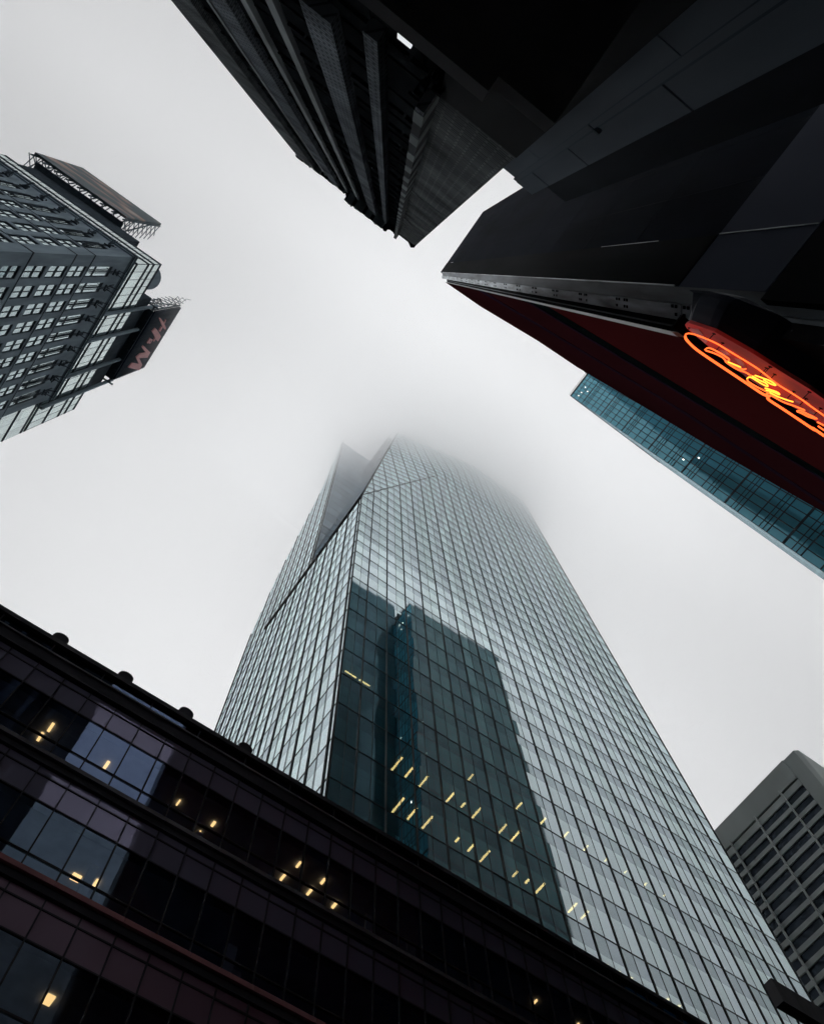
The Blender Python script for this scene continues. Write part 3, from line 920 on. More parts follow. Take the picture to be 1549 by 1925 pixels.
# second roof sign: a pale picture panel lost in the mist
def picture():
    m, t, o = new_mat("mist_paled_picture")
    p = t.nodes.new("ShaderNodeBsdfPrincipled"); p.inputs["Roughness"].default_value = 0.7
    c = t.nodes.new("ShaderNodeTexCoord"); mp = t.nodes.new("ShaderNodeMapping"); mp.inputs["Scale"].default_value = (0.055, 0.1, 0.13)
    n = t.nodes.new("ShaderNodeTexNoise"); n.inputs["Scale"].default_value = 1.6; n.inputs["Detail"].default_value = 2.5
    r = t.nodes.new("ShaderNodeValToRGB"); e = r.color_ramp.elements
    e[0].position = 0.50; e[0].color = (0.15, 0.20, 0.22, 1); e[1].position = 0.61; e[1].color = (0.55, 0.38, 0.33, 1)  # colours paled, putting some of the mist into the picture
    e2 = r.color_ramp.elements.new(0.66); e2.color = (0.6, 0.58, 0.54, 1)
    t.links.new(c.outputs["Object"], mp.inputs[0]); t.links.new(mp.outputs[0], n.inputs["Vector"])
    t.links.new(n.outputs[0], r.inputs[0]); t.links.new(r.outputs[0], p.inputs["Base Color"]); t.links.new(p.outputs[0], o.inputs[0])
    return m
bb = thing("roof_billboard", "long roof billboard with pinkish picture half lost in mist", "billboard", (-57, 22.5, 165.0))
BYF = 21.9
b0, b1, bz0, bz1 = -67.0, -47.2, 166.2, 191.0
f = MB()
for k in range(26):
    z = bz0 + (bz1 - bz0) * k / 26
    f.box(b0, b1, BYF, BYF + 0.3, z, z + (bz1 - bz0) / 26 - 0.16)
f.build("picture_panel", picture(), bb)
f = MB(); f.box(b0, b1, BYF + 0.32, BYF + 0.5, bz0, bz1); f.build("backing", M['h_steel'], bb)
f = MB()
for k in range(9):
    x = b0 + (b1 - b0) * k / 8
    f.bar((x, BYF + 0.7, 165.0), (x, BYF + 0.7, bz1), 0.26); f.bar((x, BYF + 4, 165.0), (x, BYF + 0.7, 184), 0.2)
    f.bar((x, BYF + 4, 165.0), (x, BYF + 0.7, 172), 0.15); f.bar((x, BYF + 4, 172), (x, BYF + 0.7, 166), 0.15); f.bar((x, BYF + 4, 165), (x, BYF + 4, 176), 0.2)
for x in (b0 - 0.4, b1 + 0.4):
    for z in range(165, 189, 3):
        f.bar((x, BYF + 4, z), (x, BYF + 0.6, z + 3), 0.14); f.bar((x, BYF + 0.6, z), (x, BYF + 3, z + 3), 0.14)
for z in (165.1, 169, 173):
    f.bar((b0 - .4, BYF + 4, z), (b1 + .4, BYF + 4, z), 0.18)
f.build("scaffold", M['h_steel'], bb)
f = MB(); f.box(b0 + 1.5, b1 + 0.4, BYF + 1.2, BYF + 5.0, 165.02, 165.4); f.build("platform", M['h_steel'], bb)

# ------------------------------------------------------------------ dark brick tower overhead
BH = 90.0
brk = thing("brick_tower", "dark old brick high-rise with grey vertical piers rising overhead at the top", "building", (-6, -4, G))
FY = -3.95                                  # bay panels
PY = -3.60                                  # pier fronts
BL = -14.1
core = MB(); core.box(BL + 0.3, 1.0 - 0.1, -26, FY, G, BH - 0.5); core.build("bay_wall", M['b_black'], brk)
# piers: left x, right x, start height, kind
piers = [(BL, -11.9, 19.5, 'dark'), (-10.75, -10.55, 14, 'pale'), (-9.95, -8.85, 14, 'brick'), (-8.15, -7.85, 14, 'pale'), (-6.75, -6.42, 14, 'pale'), (-5.06, -4.18, 20.6, 'brick'), (-3.22, -2.85, 18.9, 'brick2')]
for (a, b, z0, k) in piers:
    p = MB()
    d = PY if k != 'pale' else PY - 0.15
    p.box(a, b, FY + 0.002, d, z0, BH - 4.0)
    p.build("pier", {'dark': M['b_brick'], 'pale': M['b_pale'], 'brick': M['b_pier'], 'brick2': M['b_pier']}[k], brk)
    c = MB(); c.box(a + 0.02, b - 0.02, FY + 0.002, d + 0.03, BH - 3.1, BH - 0.9); c.build("pier_cap", M['b_cap'], brk)
# sills and spandrel lines in the dark bays
sl = MB()
z = 16.0
while z < BH - 5:
    gaps = [(-11.85, -10.8), (-10.5, -10.0), (-8.8, -8.2), (-7.8, -6.8), (-6.38, -5.1), (-4.14, -3.26), (-2.8, -1.55)]
    for (a, b) in gaps:
        n = max(1, int((b - a) / 0.55))
        w = (b - a) / n
        for q in range(n):
            if random.random() < 0.75:
                sl.box(a + q * w + 0.05, a + (q + 1) * w - 0.05, FY + 0.002, FY + 0.09 + random.uniform(0, 0.05), z, z + 0.12 + random.uniform(0, .1))
        sl.box(a + 0.01, b - 0.01, FY + 0.002, FY + 0.05, z + 1.55, z + 1.66)
    z += 3.4
sl.build("window_sill", M['b_line'], brk)
bx_ = MB()
z = 16.0
while z < BH - 5:
    for (a, b) in [(-11.85, -10.8), (-7.8, -6.8), (-6.38, -5.1), (-4.14, -3.26), (-2.8, -1.55)]:
        bx_.box(a, b, FY + 0.002, FY + 0.03, z + 1.7, z + 3.3)
    z += 3.4
bx_.build("spandrel", M['b_black'], brk)
# brick wing at the corner, its quoined pier and pale courses
wing = MB(); wing.box(-1.2, 0.915, -26, PY, 19.0, BH); wing.build("brick_wing", M['b_brick'], brk)
base = MB(); base.box(-1.2, 0.93, -26, PY + 0.03, G, 18.98)
base.build("base_wall", M['b_base'], brk)
qp = MB(); qp.box(-1.42, -1.20, -3.9, -2.97, 18.2, BH - 1.0); qp.build("corner_pier", M['b_pier'], brk)
q2, q3 = MB(), MB()
z = 18.6
k = 0
while z < BH - 2.2:
    q2.box(-1.435, -1.185, -3.85, -2.955, z, z + 1.25)
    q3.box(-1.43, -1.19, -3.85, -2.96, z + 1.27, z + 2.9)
    z += 3.1
q2.build("quoin", M['b_cap'], brk)
q3.build("quoin_dark_block", M['b_quoin'], brk)  # darker stone blocks between the pale quoins
pc = MB()
for z in (41, 47, 53, 58, 62.5, 66.5, 70, 73, 75.8, 78.4, 80.8, 83, 85, 87):
    pc.box(-1.18, 0.93, PY, PY + 0.035, z, z + 0.13 + 0.004 * (z - 40))
pc.build("stone_course", M['b_pale'], brk)
orn = MB()
for k in range(16):
    x = random.uniform(-1.75, -1.3); z = random.uniform(15.5, 19.5)
    orn.box(x, x + random.uniform(.08, .25), FY, -3.35 + random.uniform(-.25, 0.02), z, z + random.uniform(0.1, 0.7))
orn.build("carved_bracket", M['b_black'], brk)
# roof cornice, broken by teeth
co = MB()
co.box(BL - 0.1, -12.4, FY - 1, PY + 0.02, BH - 0.8, BH)
co.box(-12.38, -7.9, FY - 1, PY + 0.05, BH - 0.7, BH)
co.box(-7.88, -2.45, FY - 1, PY + 0.62, BH - 0.7, BH)
co.box(-2.43, -1.2, FY - 1, PY + 0.25, BH - 0.9, BH)
x = BL
while x < -1.3:
    y1 = PY + (0.10 if x < -7.9 else 0.70 if x < -2.5 else 0.3)
    w = random.uniform(0.10, 0.28)
    if random.random() < 0.7:
        co.box(x, x + w, FY - 0.5, y1 + random.uniform(-0.03, 0.10), BH - 0.5 - random.uniform(0, 0.8), BH - 0.02)
    x += random.uniform(0.35, 0.75)
co.box(BL - 0.15, BL + 0.6, FY - 0.6, PY + 0.12, BH - 1.2, BH + 0.25)
co.box(-1.46, 0.2, -5.4, PY + 0.1, BH - 0.4, BH + 0.02); co.box(-1.48, -1.15, -4.0, -2.93, BH - 0.98, BH - 0.42)
co.prism([(-0.10, -3.6), (0.95, -4.3), (0.95, -3.42), (0.62, -3.2), (0.3, -3.38)], BH - 0.3, BH + 0.4)
co.build("cornice", M['b_black'], brk)
cs = MB()
for (a, b) in [(-13.2, -12.5), (-12.0, -11.2), (-10.2, -9.6), (-8.9, -8.2), (-7.6, -6.9), (-6.5, -5.6), (-5.2, -4.6), (-4.2, -3.0)]:
    cs.box(a, b, FY, PY + (0.14 if a < -8 else 0.70), BH - 2.2, BH - 0.95)
cs.build("cornice_panel", M['b_cap'], brk)
# black street canopy and a pale pane above it that glows by itself
cp = MB()
cp.box(-9.0, -0.16, PY + 0.05, -1.80, 8.0, 8.5); cp.box(-0.158, 0.50, PY + 0.05, -1.95, 8.0, 8.5)
cp.build("canopy", M['canopy'], brk)
lw = MB(); lw.box(-2.24, -1.94, -3.5, -3.44, 16.25, 16.62)
lw.build("glowing_pane", glow("pale_glowing_pane", (0.86, 0.90, 0.90), 0.92), brk)
lh = MB(); lh.box(-2.3, -1.9, -3.94, -3.51, 16.1, 16.75); lh.build("pane_case", M['b_black'], brk)
# ------------------------------------------------------------------ grey annex in the gap beside it
anx = thing("grey_annex", "low blue-grey panelled annex filling the gap beside the brick high-rise", "building", (2, -6, G))
AY = -5.0
a1 = MB()
for (z0, z1) in ((G, 13.05), (13.1, 24.55), (24.6, 29.3)):
    a1.box(1.252, 1.765, -7.0, AY, z0, z1)
a1.build("pilaster", M['annex'], anx)
a2 = MB()
for (z0, z1) in ((G, 18.9), (19.0, 29.9)):
    a2.box(1.80, 1.95, -7.0, AY - 0.03, z0, z1)
a2.build("pilaster", M['annex'], anx)
a3 = MB(); a3.box(1.252, 3.6, -8.5, AY - 0.28, G, 28.6); a3.build("wall", M['annex2'], anx)
a4 = MB()
for (z0, z1) in ((G, 14.9), (15.0, 22.4), (22.5, 27.8), (27.9, 31.0)):
    a4.box(2.02, 2.75, -7.2, AY - 0.20, z0, z1)
a4.build("wall_panel", M['annex'], anx)
a5 = MB(); a5.box(1.765, 1.80, -7, AY - 0.03, G, 29.2); a5.box(1.95, 2.02, -7, AY - 0.1, G, 29.5)
a5.build("groove_strip", M['h_trim'], anx)
a7 = MB(); a7.box(1.93, 2.12, AY - 0.12, AY - 0.02, 18.93, 19.08); a7.build("bracket", M['h_trim'], anx)

# ------------------------------------------------------------------ dark block with oxblood cladding (right)
MB.scale = 1.28                              # this block and its sign are laid out in units of 1.28 m
dk_ = thing("dark_block", "huge black-walled tower block with a pale metal strip up its corner", "building", (26, -16, G))
DX, DY, DH = 10.07, -6.4, 190.0
def ry(x):
    return max(-4.2 - 0.06 * x, -6.1)
RX0, RY0 = 11.4, -4.9
roof_pts = [(RX0, 176.0), (21.4, 184.0), (30.8, 160.0), (37.9, 145.0), (41.4, 117.0), (45.2, 94.0), (46.6, 71.0)]
db = MB(); db.box(DX, 12.4, -22.5, DY, 33.45, DH); db.box(DX, 40, -22.5, DY, G, 25.6); db.prism([(12.42, -7.0), (49.6, -8.3), (49.6, -22), (12.42, -22)], 33.46, DH - 0.1)
db.build("wall", M['d_wall'], dk_)
gb = MB()
for (a, b) in ((-22.5, -8.92), (-8.88, DY)):
    gb.box(DX - 0.03, 12.4, a, b, 25.62, 33.43)
gb.build("grey_band", M['d_grey'], dk_)
gl = MB(); gl.box(DX - 0.06, DX - 0.032, -8.92, -8.88, 25.7, 33.4); gl.box(DX - 0.03, DX - 0.001, -8.90, -8.865, 41, 52); gl.box(DX - 0.03, DX - 0.001, -8.95, -8.86, 172, 178)
gl.box(DX - 0.06, DX - 0.001, DY - 0.05, DY, 34, 190)
gl.build("seam_strip", M['d_metal'], dk_)
jt = MB()
for zz in (45, 57, 69, 81, 94, 108, 123, 139, 156, 173):
    jt.box(DX - 0.012, DX - 0.001, -22.4, -8.95, zz, zz + 0.10)
for yy in (-11.6, -14.3, -17.0, -19.7):
    jt.box(DX - 0.010, DX - 0.001, yy - 0.025, yy + 0.025, 33.6, DH - 0.2)
jt.build("panel_joint", M['d_joint'], dk_)
# lower, darker course in the wall beyond the seam
wv = MB(); wv.box(DX - 0.05, DX - 0.002, -8.84, DY - 0.06, 33.6, 189.9); wv.build("corner_panel", M['d_black'], dk_)
wb_ = MB(); wb_.box(DX - 0.04, 40, -22.5, DY + 0.3, G, 25.5); wb_.build("lower_wall", M['d_black'], dk_)
# chamfered corner: strips of metal between (DX, DY) and (RX0, RY0)
def corner_strip(t0, t1, off, z0, z1, mat, name):
    ax, ay = DX + (RX0 - DX) * t0, DY + (RY0 - DY) * t0
    bx2, by2 = DX + (RX0 - DX) * t1, DY + (RY0 - DY) * t1
    n = Vector((RY0 - DY, -(RX0 - DX), 0)).normalized() * -1     # towards the street
    m = MB()
    m.prism([(ax + n.x * off, ay + n.y * off), (ax - n.x * 0.6, ay - n.y * 0.6), (bx2 - n.x * 0.6, by2 - n.y * 0.6), (bx2 + n.x * off, by2 + n.y * off)], z0, z1)
    return m.build(name, mat, dk_)
corner_strip(0.0, 0.34, 0.00, 19, 184.0, M['d_metal2'], "corner_strip")
for k, z in enumerate(range(16, 170, 17)):
    corner_strip(0.35, 0.66, 0.06, z + 0.05, z + 16.95, M['d_metal'], "corner_strip")
corner_strip(0.67, 0.96, -0.05, 19, 172.0, M['d_black'], "corner_strip")
corner_strip(0.80, 0.83, 0.02, 26, 172.0, M['d_metal2'], "corner_strip")
bt = MB()
for z in [33 + 8.5 * k + d for k in range(14) for d in (-0.9, -0.45, 0.5, 0.95)]:
    for t in (0.42, 0.58) if int(z * 10) % 3 else (0.42,):
        x, y = DX + (RX0 - DX) * t, DY + (RY0 - DY) * t
        bt.hexa([(x - 0.14, y - 0.02, z), (x - 0.05, y + 0.07, z), (x + 0.0, y + 0.0, z), (x - 0.09, y - 0.09, z), (x - 0.14, y - 0.02, z + 0.25), (x - 0.05, y + 0.07, z + 0.25), (x + 0.0, y, z + 0.25), (x - 0.09, y - 0.09, z + 0.25)])
bt.build("bolt", M['d_black'], dk_)
rg = MB()
for zz in range(60, 190, 4):
    for k in range(26):
        a, b = 12.6 + k * 1.42, 12.6 + k * 1.42 + 1.38
        ya, yb = -6.97 - (a - 12.42) * 0.035, -6.97 - (b - 12.42) * 0.035
        rg.quad((a, ya, zz), (b, yb, zz), (b, yb, min(zz + 3.9, DH - .2)), (a, ya, min(zz + 3.9, DH - .2)))
rg.build("rear_glass_wall", M['sl_glass'], dk_)
# ------------------------------------------------------------------ the nearer building with oxblood cladding, in units of 0.64 m
MB.scale = 0.64
rdb = thing("red_clad_building", "dark red clad building with plum and green bands above the neon sign", "building", (13, -4, G))
def roofz(x):
    for (a, za), (b, zb_) in zip(roof_pts[:-1], roof_pts[1:]):
        if a <= x <= b:
            return za + (zb_ - za) * (x - a) / (b - a)
    return roof_pts[-1][1]
xs = [RX0 + (46.6 - RX0) * k / 40 for k in range(41)]
def bandz(x, f):
    """height of the band edges: they sag towards the far end as the roofline does"""
    z = 72.5 - (x - 11.4) * 0.98
    return z * f
def red_strip(flo, fhi, mat, name, proud=0.0):
    m = MB()
    for a, b in zip(xs[:-1], xs[1:]):
        la, lb, ha, hb = flo(a), flo(b), fhi(a), fhi(b)
        m.hexa([(a, ry(a) + proud, la), (b, ry(b) + proud, lb), (b + 1.1, ry(b) - .47, lb), (a + 1.1, ry(a) - .47, la),
                (a, ry(a) + proud, ha), (b, ry(b) + proud, hb), (b + 1.1, ry(b) - .47, hb), (a + 1.1, ry(a) - .47, ha)])
    m.build(name, mat, rdb)
red_strip(lambda x: 33.6, lambda x: max(33.8, bandz(x, 0.86)), M['red'], "red_cladding")
red_strip(lambda x: max(33.81, bandz(x, 0.86) + .01), lambda x: max(33.9, bandz(x, 0.96)), M['green'], "green_band", 0.02)
red_strip(lambda x: max(33.91, bandz(x, 0.96) + .01), lambda x: max(34.0, bandz(x, 1.0)), M['plum'], "plum_band", 0.05)
red_strip(lambda x: max(34.01, bandz(x, 1.0) + .01), lambda x: max(34.1, bandz(x, 1.45)), M['red2'], "red_cladding", 0.0)
red_strip(lambda x: max(34.11, bandz(x, 1.45) + .01), lambda x: max(34.2, bandz(x, 1.56)), M['plum'], "plum_band", 0.03)
red_strip(lambda x: max(34.21, bandz(x, 1.56) + .01), roofz, M['red2'], "red_cladding", 0.0)
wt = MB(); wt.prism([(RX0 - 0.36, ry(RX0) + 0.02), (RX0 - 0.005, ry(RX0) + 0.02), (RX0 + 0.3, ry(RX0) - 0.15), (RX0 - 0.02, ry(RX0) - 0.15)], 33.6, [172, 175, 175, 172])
wt.build("sky_slit_strip", M['d_white'], rdb)  # strip put where sky shows between the two buildings
bd = MB()
bd.prism([(RX0 + 1.5, ry(RX0) - 0.62), (46.6, -6.75), (46.6, -16), (24, -10.3)], -9, 70)
bd.build("rear_wall", M['d_black'], rdb)
sf = MB(); sf.prism([(11.6, -5.7), (46, -7.2), (46, -7.3), (11.6, -6.3)], -9, 33.5); sf.build("recess_wall", M['d_black'], rdb)
sd_ = MB(); sd_.prism([(10.9, -4.98), (31.6, -6.12), (46.6, -6.12), (46.6, -7.2), (10.9, -5.6)], 33.35, 33.55); sd_.build("soffit", M['d_black'], rdb)

# ------------------------------------------------------------------ neon sign under the cladding
neo = thing("neon_sign", "rounded black sign box with red face and glowing orange neon script", "neon sign", (8.5, -3.5, 17.0))
def sy(x):
    return -4.15 - 0.06 * x
def on_face(p, d):
    """a point (x, height) of the sign face, d proud of it"""
    return (p[0], sy(p[0]) + d, p[1])
FACE = [(9.94, 29.47), (9.7, 28.58), (10.04, 26.92), (11.23, 26.08), (12.18, 25.82), (13.24, 25.4), (13.9, 25.4), (24.0, 25.4), (24.0, 30.3), (17.37, 30.35), (17.13, 30.54), (16.29, 30.83), (15.45, 31.12), (14.97, 31.36), (14.1, 31.58), (12.8, 31.24), (11.95, 30.7), (11.44, 30.49), (10.47, 30.04), (10.24, 29.92)]
m = MB()
i0 = 0
n = len(FACE)
m.v += [on_face(p, 0.0) for p in FACE] + [on_face(p, -0.12) for p in FACE]
m.f.append(tuple(range(n))); m.f.append(tuple(reversed(range(n, 2 * n))))
for q in range(n):
    m.f.append((q, (q + 1) % n, n + (q + 1) % n, n + q))
m.build("sign_face", M['n_face'], neo)
# the box behind: its lower edge follows the face, its back is rounded
low = [(9.94, 29.3), (9.72, 28.58), (9.9, 27.3), (10.04, 26.92), (11.23, 26.06), (12.18, 25.79), (13.24, 25.37), (24.0, 25.37)]
m = MB()
def prof(d):
    out = []
    for (x, z) in low:
        sh = 0.0 if x > 11.3 else (11.3 - x) / 1.6 * {0.0: 0.0, 0.25: -0.12, 0.55: -0.24, 0.85: -0.30, 1.1: -0.18, 1.3: 0.15}[d]
        out.append((x + sh, sy(x) - 0.13 - d, z - 0.02))
    return out
rows_ = [prof(d) for d in (0.0, 0.25, 0.55, 0.85, 1.1, 1.3)]
for r0_, r1_ in zip(rows_[:-1], rows_[1:]):
    for k in range(len(low) - 1):
        m.quad(r0_[k], r0_[k + 1], r1_[k + 1], r1_[k])
top_ = [(x, y, 31.5) for (x, y, z) in rows_[-1]]
for k in range(len(low) - 1):
    m.quad(rows_[-1][k], rows_[-1][k + 1], top_[k + 1], top_[k])
m.poly([r[0] for r in rows_] + [top_[0]])
m.build("sign_box", M['n_box'], neo, smooth=False)
def smooth_line(pts):
    q = []
    for k in range(len(pts) - 1):
        p0 = pts[max(0, k - 1)]; p1 = pts[k]; p2 = pts[k + 1]; p3 = pts[min(len(pts) - 1, k + 2)]
        for r in range(6):
            t = r / 6
            q.append(tuple(0.5 * ((2 * p1[j]) + (-p0[j] + p2[j]) * t + (2 * p0[j] - 5 * p1[j] + 4 * p2[j] - p3[j]) * t * t + (-p0[j] + 3 * p1[j] - 3 * p2[j] + p3[j]) * t ** 3) for j in (0, 1)))
    return q + [pts[-1]]
def neon_tubes(lines, d, r, name, mat):
    m = MB()
    for k, pts in enumerate(lines):
        m.tube([on_face(p, d + 0.015 * (k % 3)) for p in smooth_line(pts)], r, n=7)
    m.build(name, mat, neo, smooth=True)
neon_tubes([[(10.18, 29.3), (9.92, 28.67), (9.76, 27.86), (9.85, 27.12), (10.15, 26.37), (10.64, 26.13), (11.15, 25.87), (11.56, 25.74), (12.0, 25.84), (12.59, 26.05), (13.17, 25.83), (13.79, 25.74), (14.54, 25.84), (24, 25.9)]], 0.35, 0.026, "outline_tube", M['neon'])
neon_tubes([[(10.18, 29.3), (10.51, 29.86), (11.14, 30.42), (11.75, 30.51), (12.46, 30.41), (13.18, 30.31), (13.9, 30.21), (14.33, 30.15), (14.4, 29.88), (14.14, 29.36)], [(14.21, 29.22), (14.54, 29.99), (14.89, 30.38), (15.49, 30.26), (16.22, 30.15), (16.96, 30.05), (17.34, 29.84), (24, 29.8)]], 0.35, 0.050, "outline_tube", M['neon'])
neon_tubes([[(11.23, 29.67), (10.95, 28.73), (11.14, 28.25), (11.46, 28.13), (11.66, 28.29), (11.9, 28.98), (11.74, 28.85), (11.57, 28.72), (11.36, 29.06), (11.31, 29.74)], [(11.88, 29.02), (12.07, 29.11), (12.4, 28.99), (12.48, 28.43), (12.67, 28.33), (12.79, 28.12)], [(12.01, 28.81), (12.05, 28.34), (12.2, 28.1), (12.05, 27.57)], [(13.28, 29.67), (13.57, 30.1), (13.88, 30.01), (14.07, 29.65), (14.27, 29.29), (14.48, 29.13)], [(14.4, 29.52), (14.73, 29.14), (14.77, 28.34), (14.86, 27.72)], [(15.26, 28.86), (15.05, 28.3), (15.22, 27.97), (15.39, 27.64), (15.51, 28.39), (15.35, 28.69), (15.34, 28.97)], [(15.97, 28.48), (16.12, 28.2), (16.9, 27.4)], [(16.45, 29.1), (16.74, 29.08), (17.3, 28.6)]], 0.28, 0.030, "script_tube", M['neon'])
neon_tubes([[(13.14, 29.41), (12.84, 28.61), (13.07, 28.42), (13.28, 28.28), (13.32, 28.01), (13.0, 27.61), (12.88, 27.92), (12.65, 28.1)], [(12.43, 27.47), (12.48, 27.01), (12.56, 26.52), (12.85, 26.61), (12.85, 26.99), (12.62, 27.16)], [(13.74, 28.8), (13.71, 28.18), (13.78, 27.83), (13.55, 27.6), (13.51, 28.09), (13.52, 28.51)], [(14.01, 29.0), (14.2, 28.65), (14.25, 28.1), (14.23, 27.58)], [(11.78, 28.53), (11.88, 28.17), (11.97, 27.83)]], 0.31, 0.024, "script_tube", M['neon_y'])
m = MB()
for p in [[(10.14, 29.4), (10.07, 28.34), (10.96, 29.29), (11.27, 30.12)], [(11.61, 29.42), (11.46, 28.56), (11.89, 29.0), (11.94, 29.67)], [(12.1, 29.05), (12.04, 28.4), (12.68, 29.11), (12.61, 29.61)], [(14.86, 28.83), (14.93, 28.49), (15.25, 29.04), (15.15, 29.21)], [(15.67, 28.98), (15.76, 28.59), (16.07, 29.19), (15.95, 29.41)]]:
    m.hexa([on_face(q, 0.002) for q in p] + [on_face(q, 0.04) for q in p])
m.build("pale_letter_panel", M['n_pale'], neo)
m = MB()
for (x, z) in [(10.13, 29.4), (10.2, 27.23), (10.87, 27.78), (12.05, 26.14), (12.29, 26.82), (12.7, 26.89), (13.98, 27.53), (13.52, 25.77), (14.38, 27.27), (15.01, 27.21)]:
    a = on_face((x, z), 0.002)
    m.box(a[0] - 0.03, a[0] + 0.03, a[1], a[1] + 0.03, a[2] - 0.09, a[2] + 0.09)
    m.tube([(a[0], a[1] + 0.03, a[2]), (a[0] + 0.02, a[1] + 0.30, a[2] + 0.1)], 0.016, n=5)
m.build("tube_support", M['d_black'], neo)
MB.scale = 1.0

# ------------------------------------------------------------------ teal glass tower behind the red cladding
TEH = 230.0
tx0, tx1, ty1, ty0 = 63.8, 98.4, -2.1, -17.0
teal = thing("teal_tower", "turquoise glass tower with a dark grid behind the red cladding", "skyscraper", (80, -9, G))
TF = []
z = 12.0
while z < TEH - 1:
    TF.append(z); z += 4.87
TF.append(TEH)
tl = MB()
for z0, z1 in zip(TF[:-1], TF[1:]):
    m = MB()
    k = 0
    y = ty1
    while y > ty0 + 0.3:
        pane(m, (tx0, y, z0), (tx0, y - 1.22, z0), (tx0, y - 1.22, z1 - .02), (tx0, y, z1 - .02), (-1, 0, 0), 0.002)
        y -= 1.22
    x = tx0
    mn = MB()
    while x < tx1 - 0.5:
        pane(mn, (x, ty1, z0), (x + 1.73, ty1, z0), (x + 1.73, ty1, z1 - .02), (x, ty1, z1 - .02), (0, 1, 0), 0.002)
        x += 1.73
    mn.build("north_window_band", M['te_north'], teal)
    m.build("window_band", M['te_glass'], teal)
for k, z in enumerate(TF):
    w = 0.30 if k % 4 == 2 else 0.13
    tl.box(tx0 - 0.05, tx0, ty0, ty1, z - w, z + w); tl.box(tx0, tx1, ty1, ty1 + 0.004, z - w, z + w)
    if k % 4 == 1 or (k % 4 == 3 and z < 150):
        for dz in (1.3, 2.5):
            tl.box(tx0 - 0.04, tx0, ty0, ty1, z + dz - 0.10, z + dz + 0.10)
y = ty1
while y > ty0:
    tl.box(tx0 - 0.06, tx0, y - 0.075, y + 0.075 if y < ty1 - .1 else y, 10, TEH); y -= 1.22
x = tx0
while x < tx1:
    tl.box(x - 0.06, x + 0.06, ty1, ty1 + 0.006, 10, TEH); x += 3.46
tl.build("mullion", M['te_line'], teal)
tcore = MB(); tcore.box(tx0 + 0.06, tx1 - 0.06, ty0, ty1 - 0.06, G, TEH - 0.1); tcore.build("core", M['te_line'], teal)
tr = MB(); tr.box(tx0 - 0.15, tx1, ty0, ty1 + 0.1, TEH, TEH + 0.5); tr.box(tx0 + 1.0, tx0 + 8, -15, -10.2, TEH + 0.5, TEH + 9.0)
tr.build("roof_edge", M['te_line'], teal)
tlp = []
for (y, z) in ((-3.4, 223.5), (-4.6, 223.2), (-5.7, 219), (-6.4, 223.4), (-6.0, 136.8), (-4.3, 141.4)):
    b = MB(); b.box(tx0 - 0.12, tx0 - 0.055, y - 0.10, y + 0.10, z - 0.30, z + 0.30); b.build("lamp", M['lamp_w'], teal)

# ------------------------------------------------------------------ grey banded block (lower right)
MB.scale = 1.217                             # laid out in units of 1.217 m
GH = 115.0
gx, gy = 101.0, 23.3
gry = thing("concrete_block", "grey concrete office block with dark window bands, lower right", "building", (135, 55, G))
w = MB()
w.box(gx, gx + 30, gy + 3.0, gy + 60, 110.2, GH)
w.build("attic_wall", M['g_stone'], gry)
pw = MB(); pw.prism([(gx + 0.2, gy + 0.55), (gx + 0.9, gy), (gx + 30, gy), (gx + 30, gy + 2.98), (gx + 0.2, gy + 2.98)], G, GH)
pw.build("corner_pier", M['g_stone'], gry)
fz = 109.8
k = 0
while fz > 40:
    b = MB(); b.box(gx + 0.10, gx + 2, gy + 3.0, gy + 60, fz - 0.86 - (0.5 if k == 0 else 0), fz); b.build("spandrel", M['g_band'], gry)
    if k == 0:
        fz -= 0.5
    g = MB()
    y = gy + 3.0
    while y < gy + 40:
        g.quad((gx + 0.35, y, fz - 2.35), (gx + 0.35, y + 1.0, fz - 2.35), (gx + 0.35, y + 1.0, fz - 0.86), (gx + 0.35, y, fz - 0.86)); y += 1.02
    g.build("window_band", M['g_glass'], gry)
    fz -= 2.35
    k += 1
cr = MB(); cr.box(gx + 0.5, gx + 28, gy + 3, gy + 59, G, 110.1); cr.build("core", M['b_black'], gry)
sh = MB(); sh.box(gx + 0.3, gx + 1, gy + 3.02, gy + 60, 109.82, 110.18); sh.build("shadow_gap", M['b_black'], gry)
for y in [gy + 6.7 + 6.1 * q for q in range(7)]:
    p = MB(); p.box(gx - 0.35, gx + 0.09, y - 0.13, y + 0.13, G, 110.6); p.build("pilaster", M['g_band'], gry)
rf = MB(); rf.box(gx + 6, gx + 28, gy + 1.5, gy + 1.8, GH, GH + 2.5); rf.build("roof_rail", M['g_band'], gry)
MB.scale = 1.0

# ------------------------------------------------------------------ air
def volume_mat(name, col, density, g=0.0):
    m, t, o = new_mat(name)
    v = t.nodes.new("ShaderNodeVolumePrincipled")
    v.inputs["Color"].default_value = (*col, 1)
    v.inputs["Density"].default_value = density
    v.inputs["Anisotropy"].default_value = g
    t.links.new(v.outputs[0], o.inputs["Volume"])
    return m
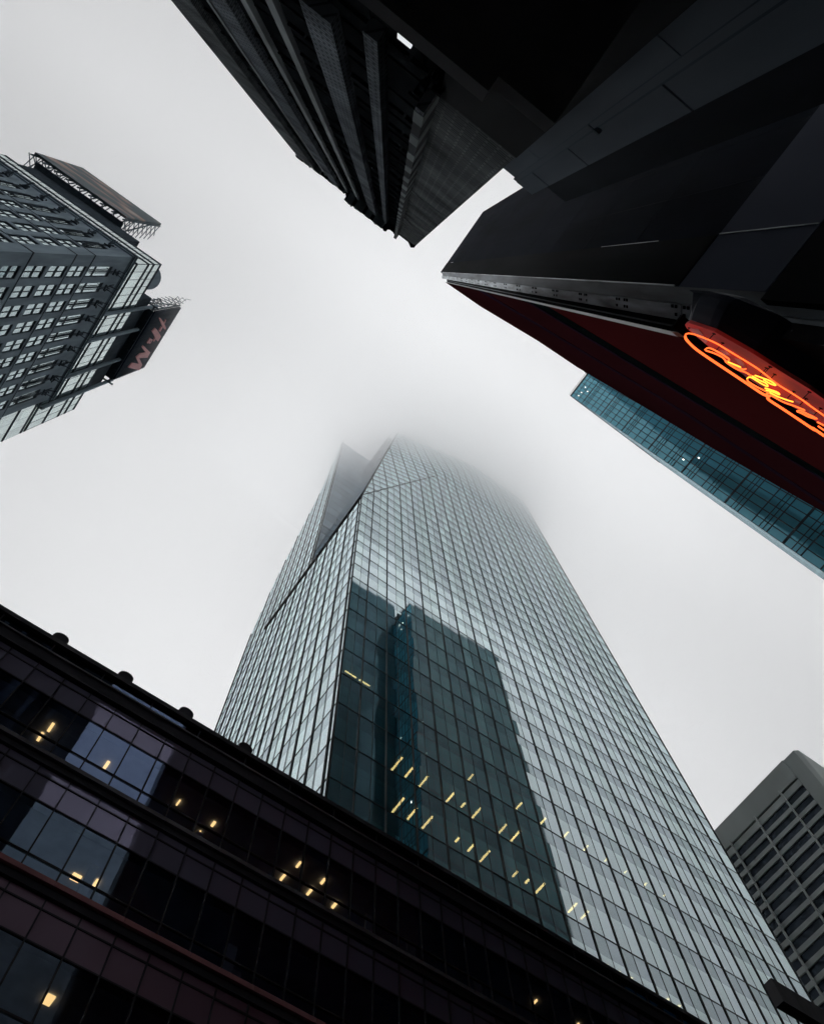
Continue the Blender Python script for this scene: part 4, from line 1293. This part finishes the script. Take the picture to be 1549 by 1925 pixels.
# the low cloud that swallows the tower tops: a thin mist under a dense deck, both closed bodies with uneven undersides
gxs = [-700, -450, -300, -220] + [-160 + 20 * k for k in range(17)] + [230, 320, 450, 700]
gys = [-700, -450, -300, -200, -140, -100, -70, -46, -30, -20, -12, -6, 0, 6, 12, 18, 24, 30, 36, 44, 56, 72, 90, 110, 140, 200, 300, 450, 700]
def clamp(v):
    return min(1.0, max(0.0, v))
def ripple(x, y):
    return 3.0 * math.sin(x * 0.06 + 1) * math.cos(y * 0.05) + 2.0 * math.sin(x * 0.023 - y * 0.031)
def sag(y):
    t = clamp((y + 2.0) / 38.0)
    return t * t * (3 - 2 * t)
def mist_base(x, y):
    u = clamp((12.0 - x) / 40.0)
    return 244.0 + sag(y) * ((MIST_Z + 5.0 * u + 9.0 * u * clamp((y - 26.0) / 8.0)) - 244.0) + ripple(x, y)
def deck_base(x, y):
    return 250.0 + sag(y) * (DECK_Z - 250.0) + ripple(x, y)
def deck_top(x, y):
    t = clamp((y + 2.0) / 60.0)
    v = clamp((x + 50.0) / 60.0) * clamp((150.0 - x) / 50.0) * clamp((y - 14.0) / 18.0) * clamp((110.0 - y) / 20.0)
    w = clamp((x - 90.0) / 160.0) * clamp((10.0 - y) / 60.0)
    return deck_base(x, y) + T_NEAR - (T_NEAR - T_FAR) * t - T_OVER * v + 80.0 * w + 55.0 * clamp((-10.0 - x) / 90.0) + T_RIM * math.exp(-((y - 8.0) / 20.0) ** 2)  # deck thinned over the tower and thickened elsewhere to balance the brightness
MIST_Z, DECK_Z = 152.0, 228.0
T_NEAR, T_FAR, T_OVER, T_RIM = 150.0, 95.0, 56.0, 150.0
def layer(lo, hi):
    m = MB()
    idx = {}
    for i, x in enumerate(gxs):
        for j, y in enumerate(gys):
            idx[(i, j, 0)] = len(m.v); m.v.append((x, y, lo(x, y)))
            idx[(i, j, 1)] = len(m.v); m.v.append((x, y, hi(x, y)))
    ni, nj = len(gxs), len(gys)
    for i in range(ni - 1):
        for j in range(nj - 1):
            m.f.append((idx[(i, j, 0)], idx[(i, j + 1, 0)], idx[(i + 1, j + 1, 0)], idx[(i + 1, j, 0)]))
            m.f.append((idx[(i, j, 1)], idx[(i + 1, j, 1)], idx[(i + 1, j + 1, 1)], idx[(i, j + 1, 1)]))
    for i in range(ni - 1):
        for j, fl in ((0, 1), (nj - 1, 0)):
            q = (idx[(i, j, 0)], idx[(i + 1, j, 0)], idx[(i + 1, j, 1)], idx[(i, j, 1)])
            m.f.append(q if fl else q[::-1])
    for j in range(nj - 1):
        for i, fl in ((0, 0), (ni - 1, 1)):
            q = (idx[(i, j, 0)], idx[(i, j + 1, 0)], idx[(i, j + 1, 1)], idx[(i, j, 1)])
            m.f.append(q if fl else q[::-1])
    return m
layer(mist_base, lambda x, y: deck_base(x, y) - 0.05).build("mist", volume_mat("mist_vapour", (1.0, 1.0, 1.0), 0.008, 0.6), kind='stuff')
layer(deck_base, deck_top).build("low_cloud", volume_mat("cloud_vapour", (1.0, 1.0, 1.0), 0.044, 0.70), kind='stuff')
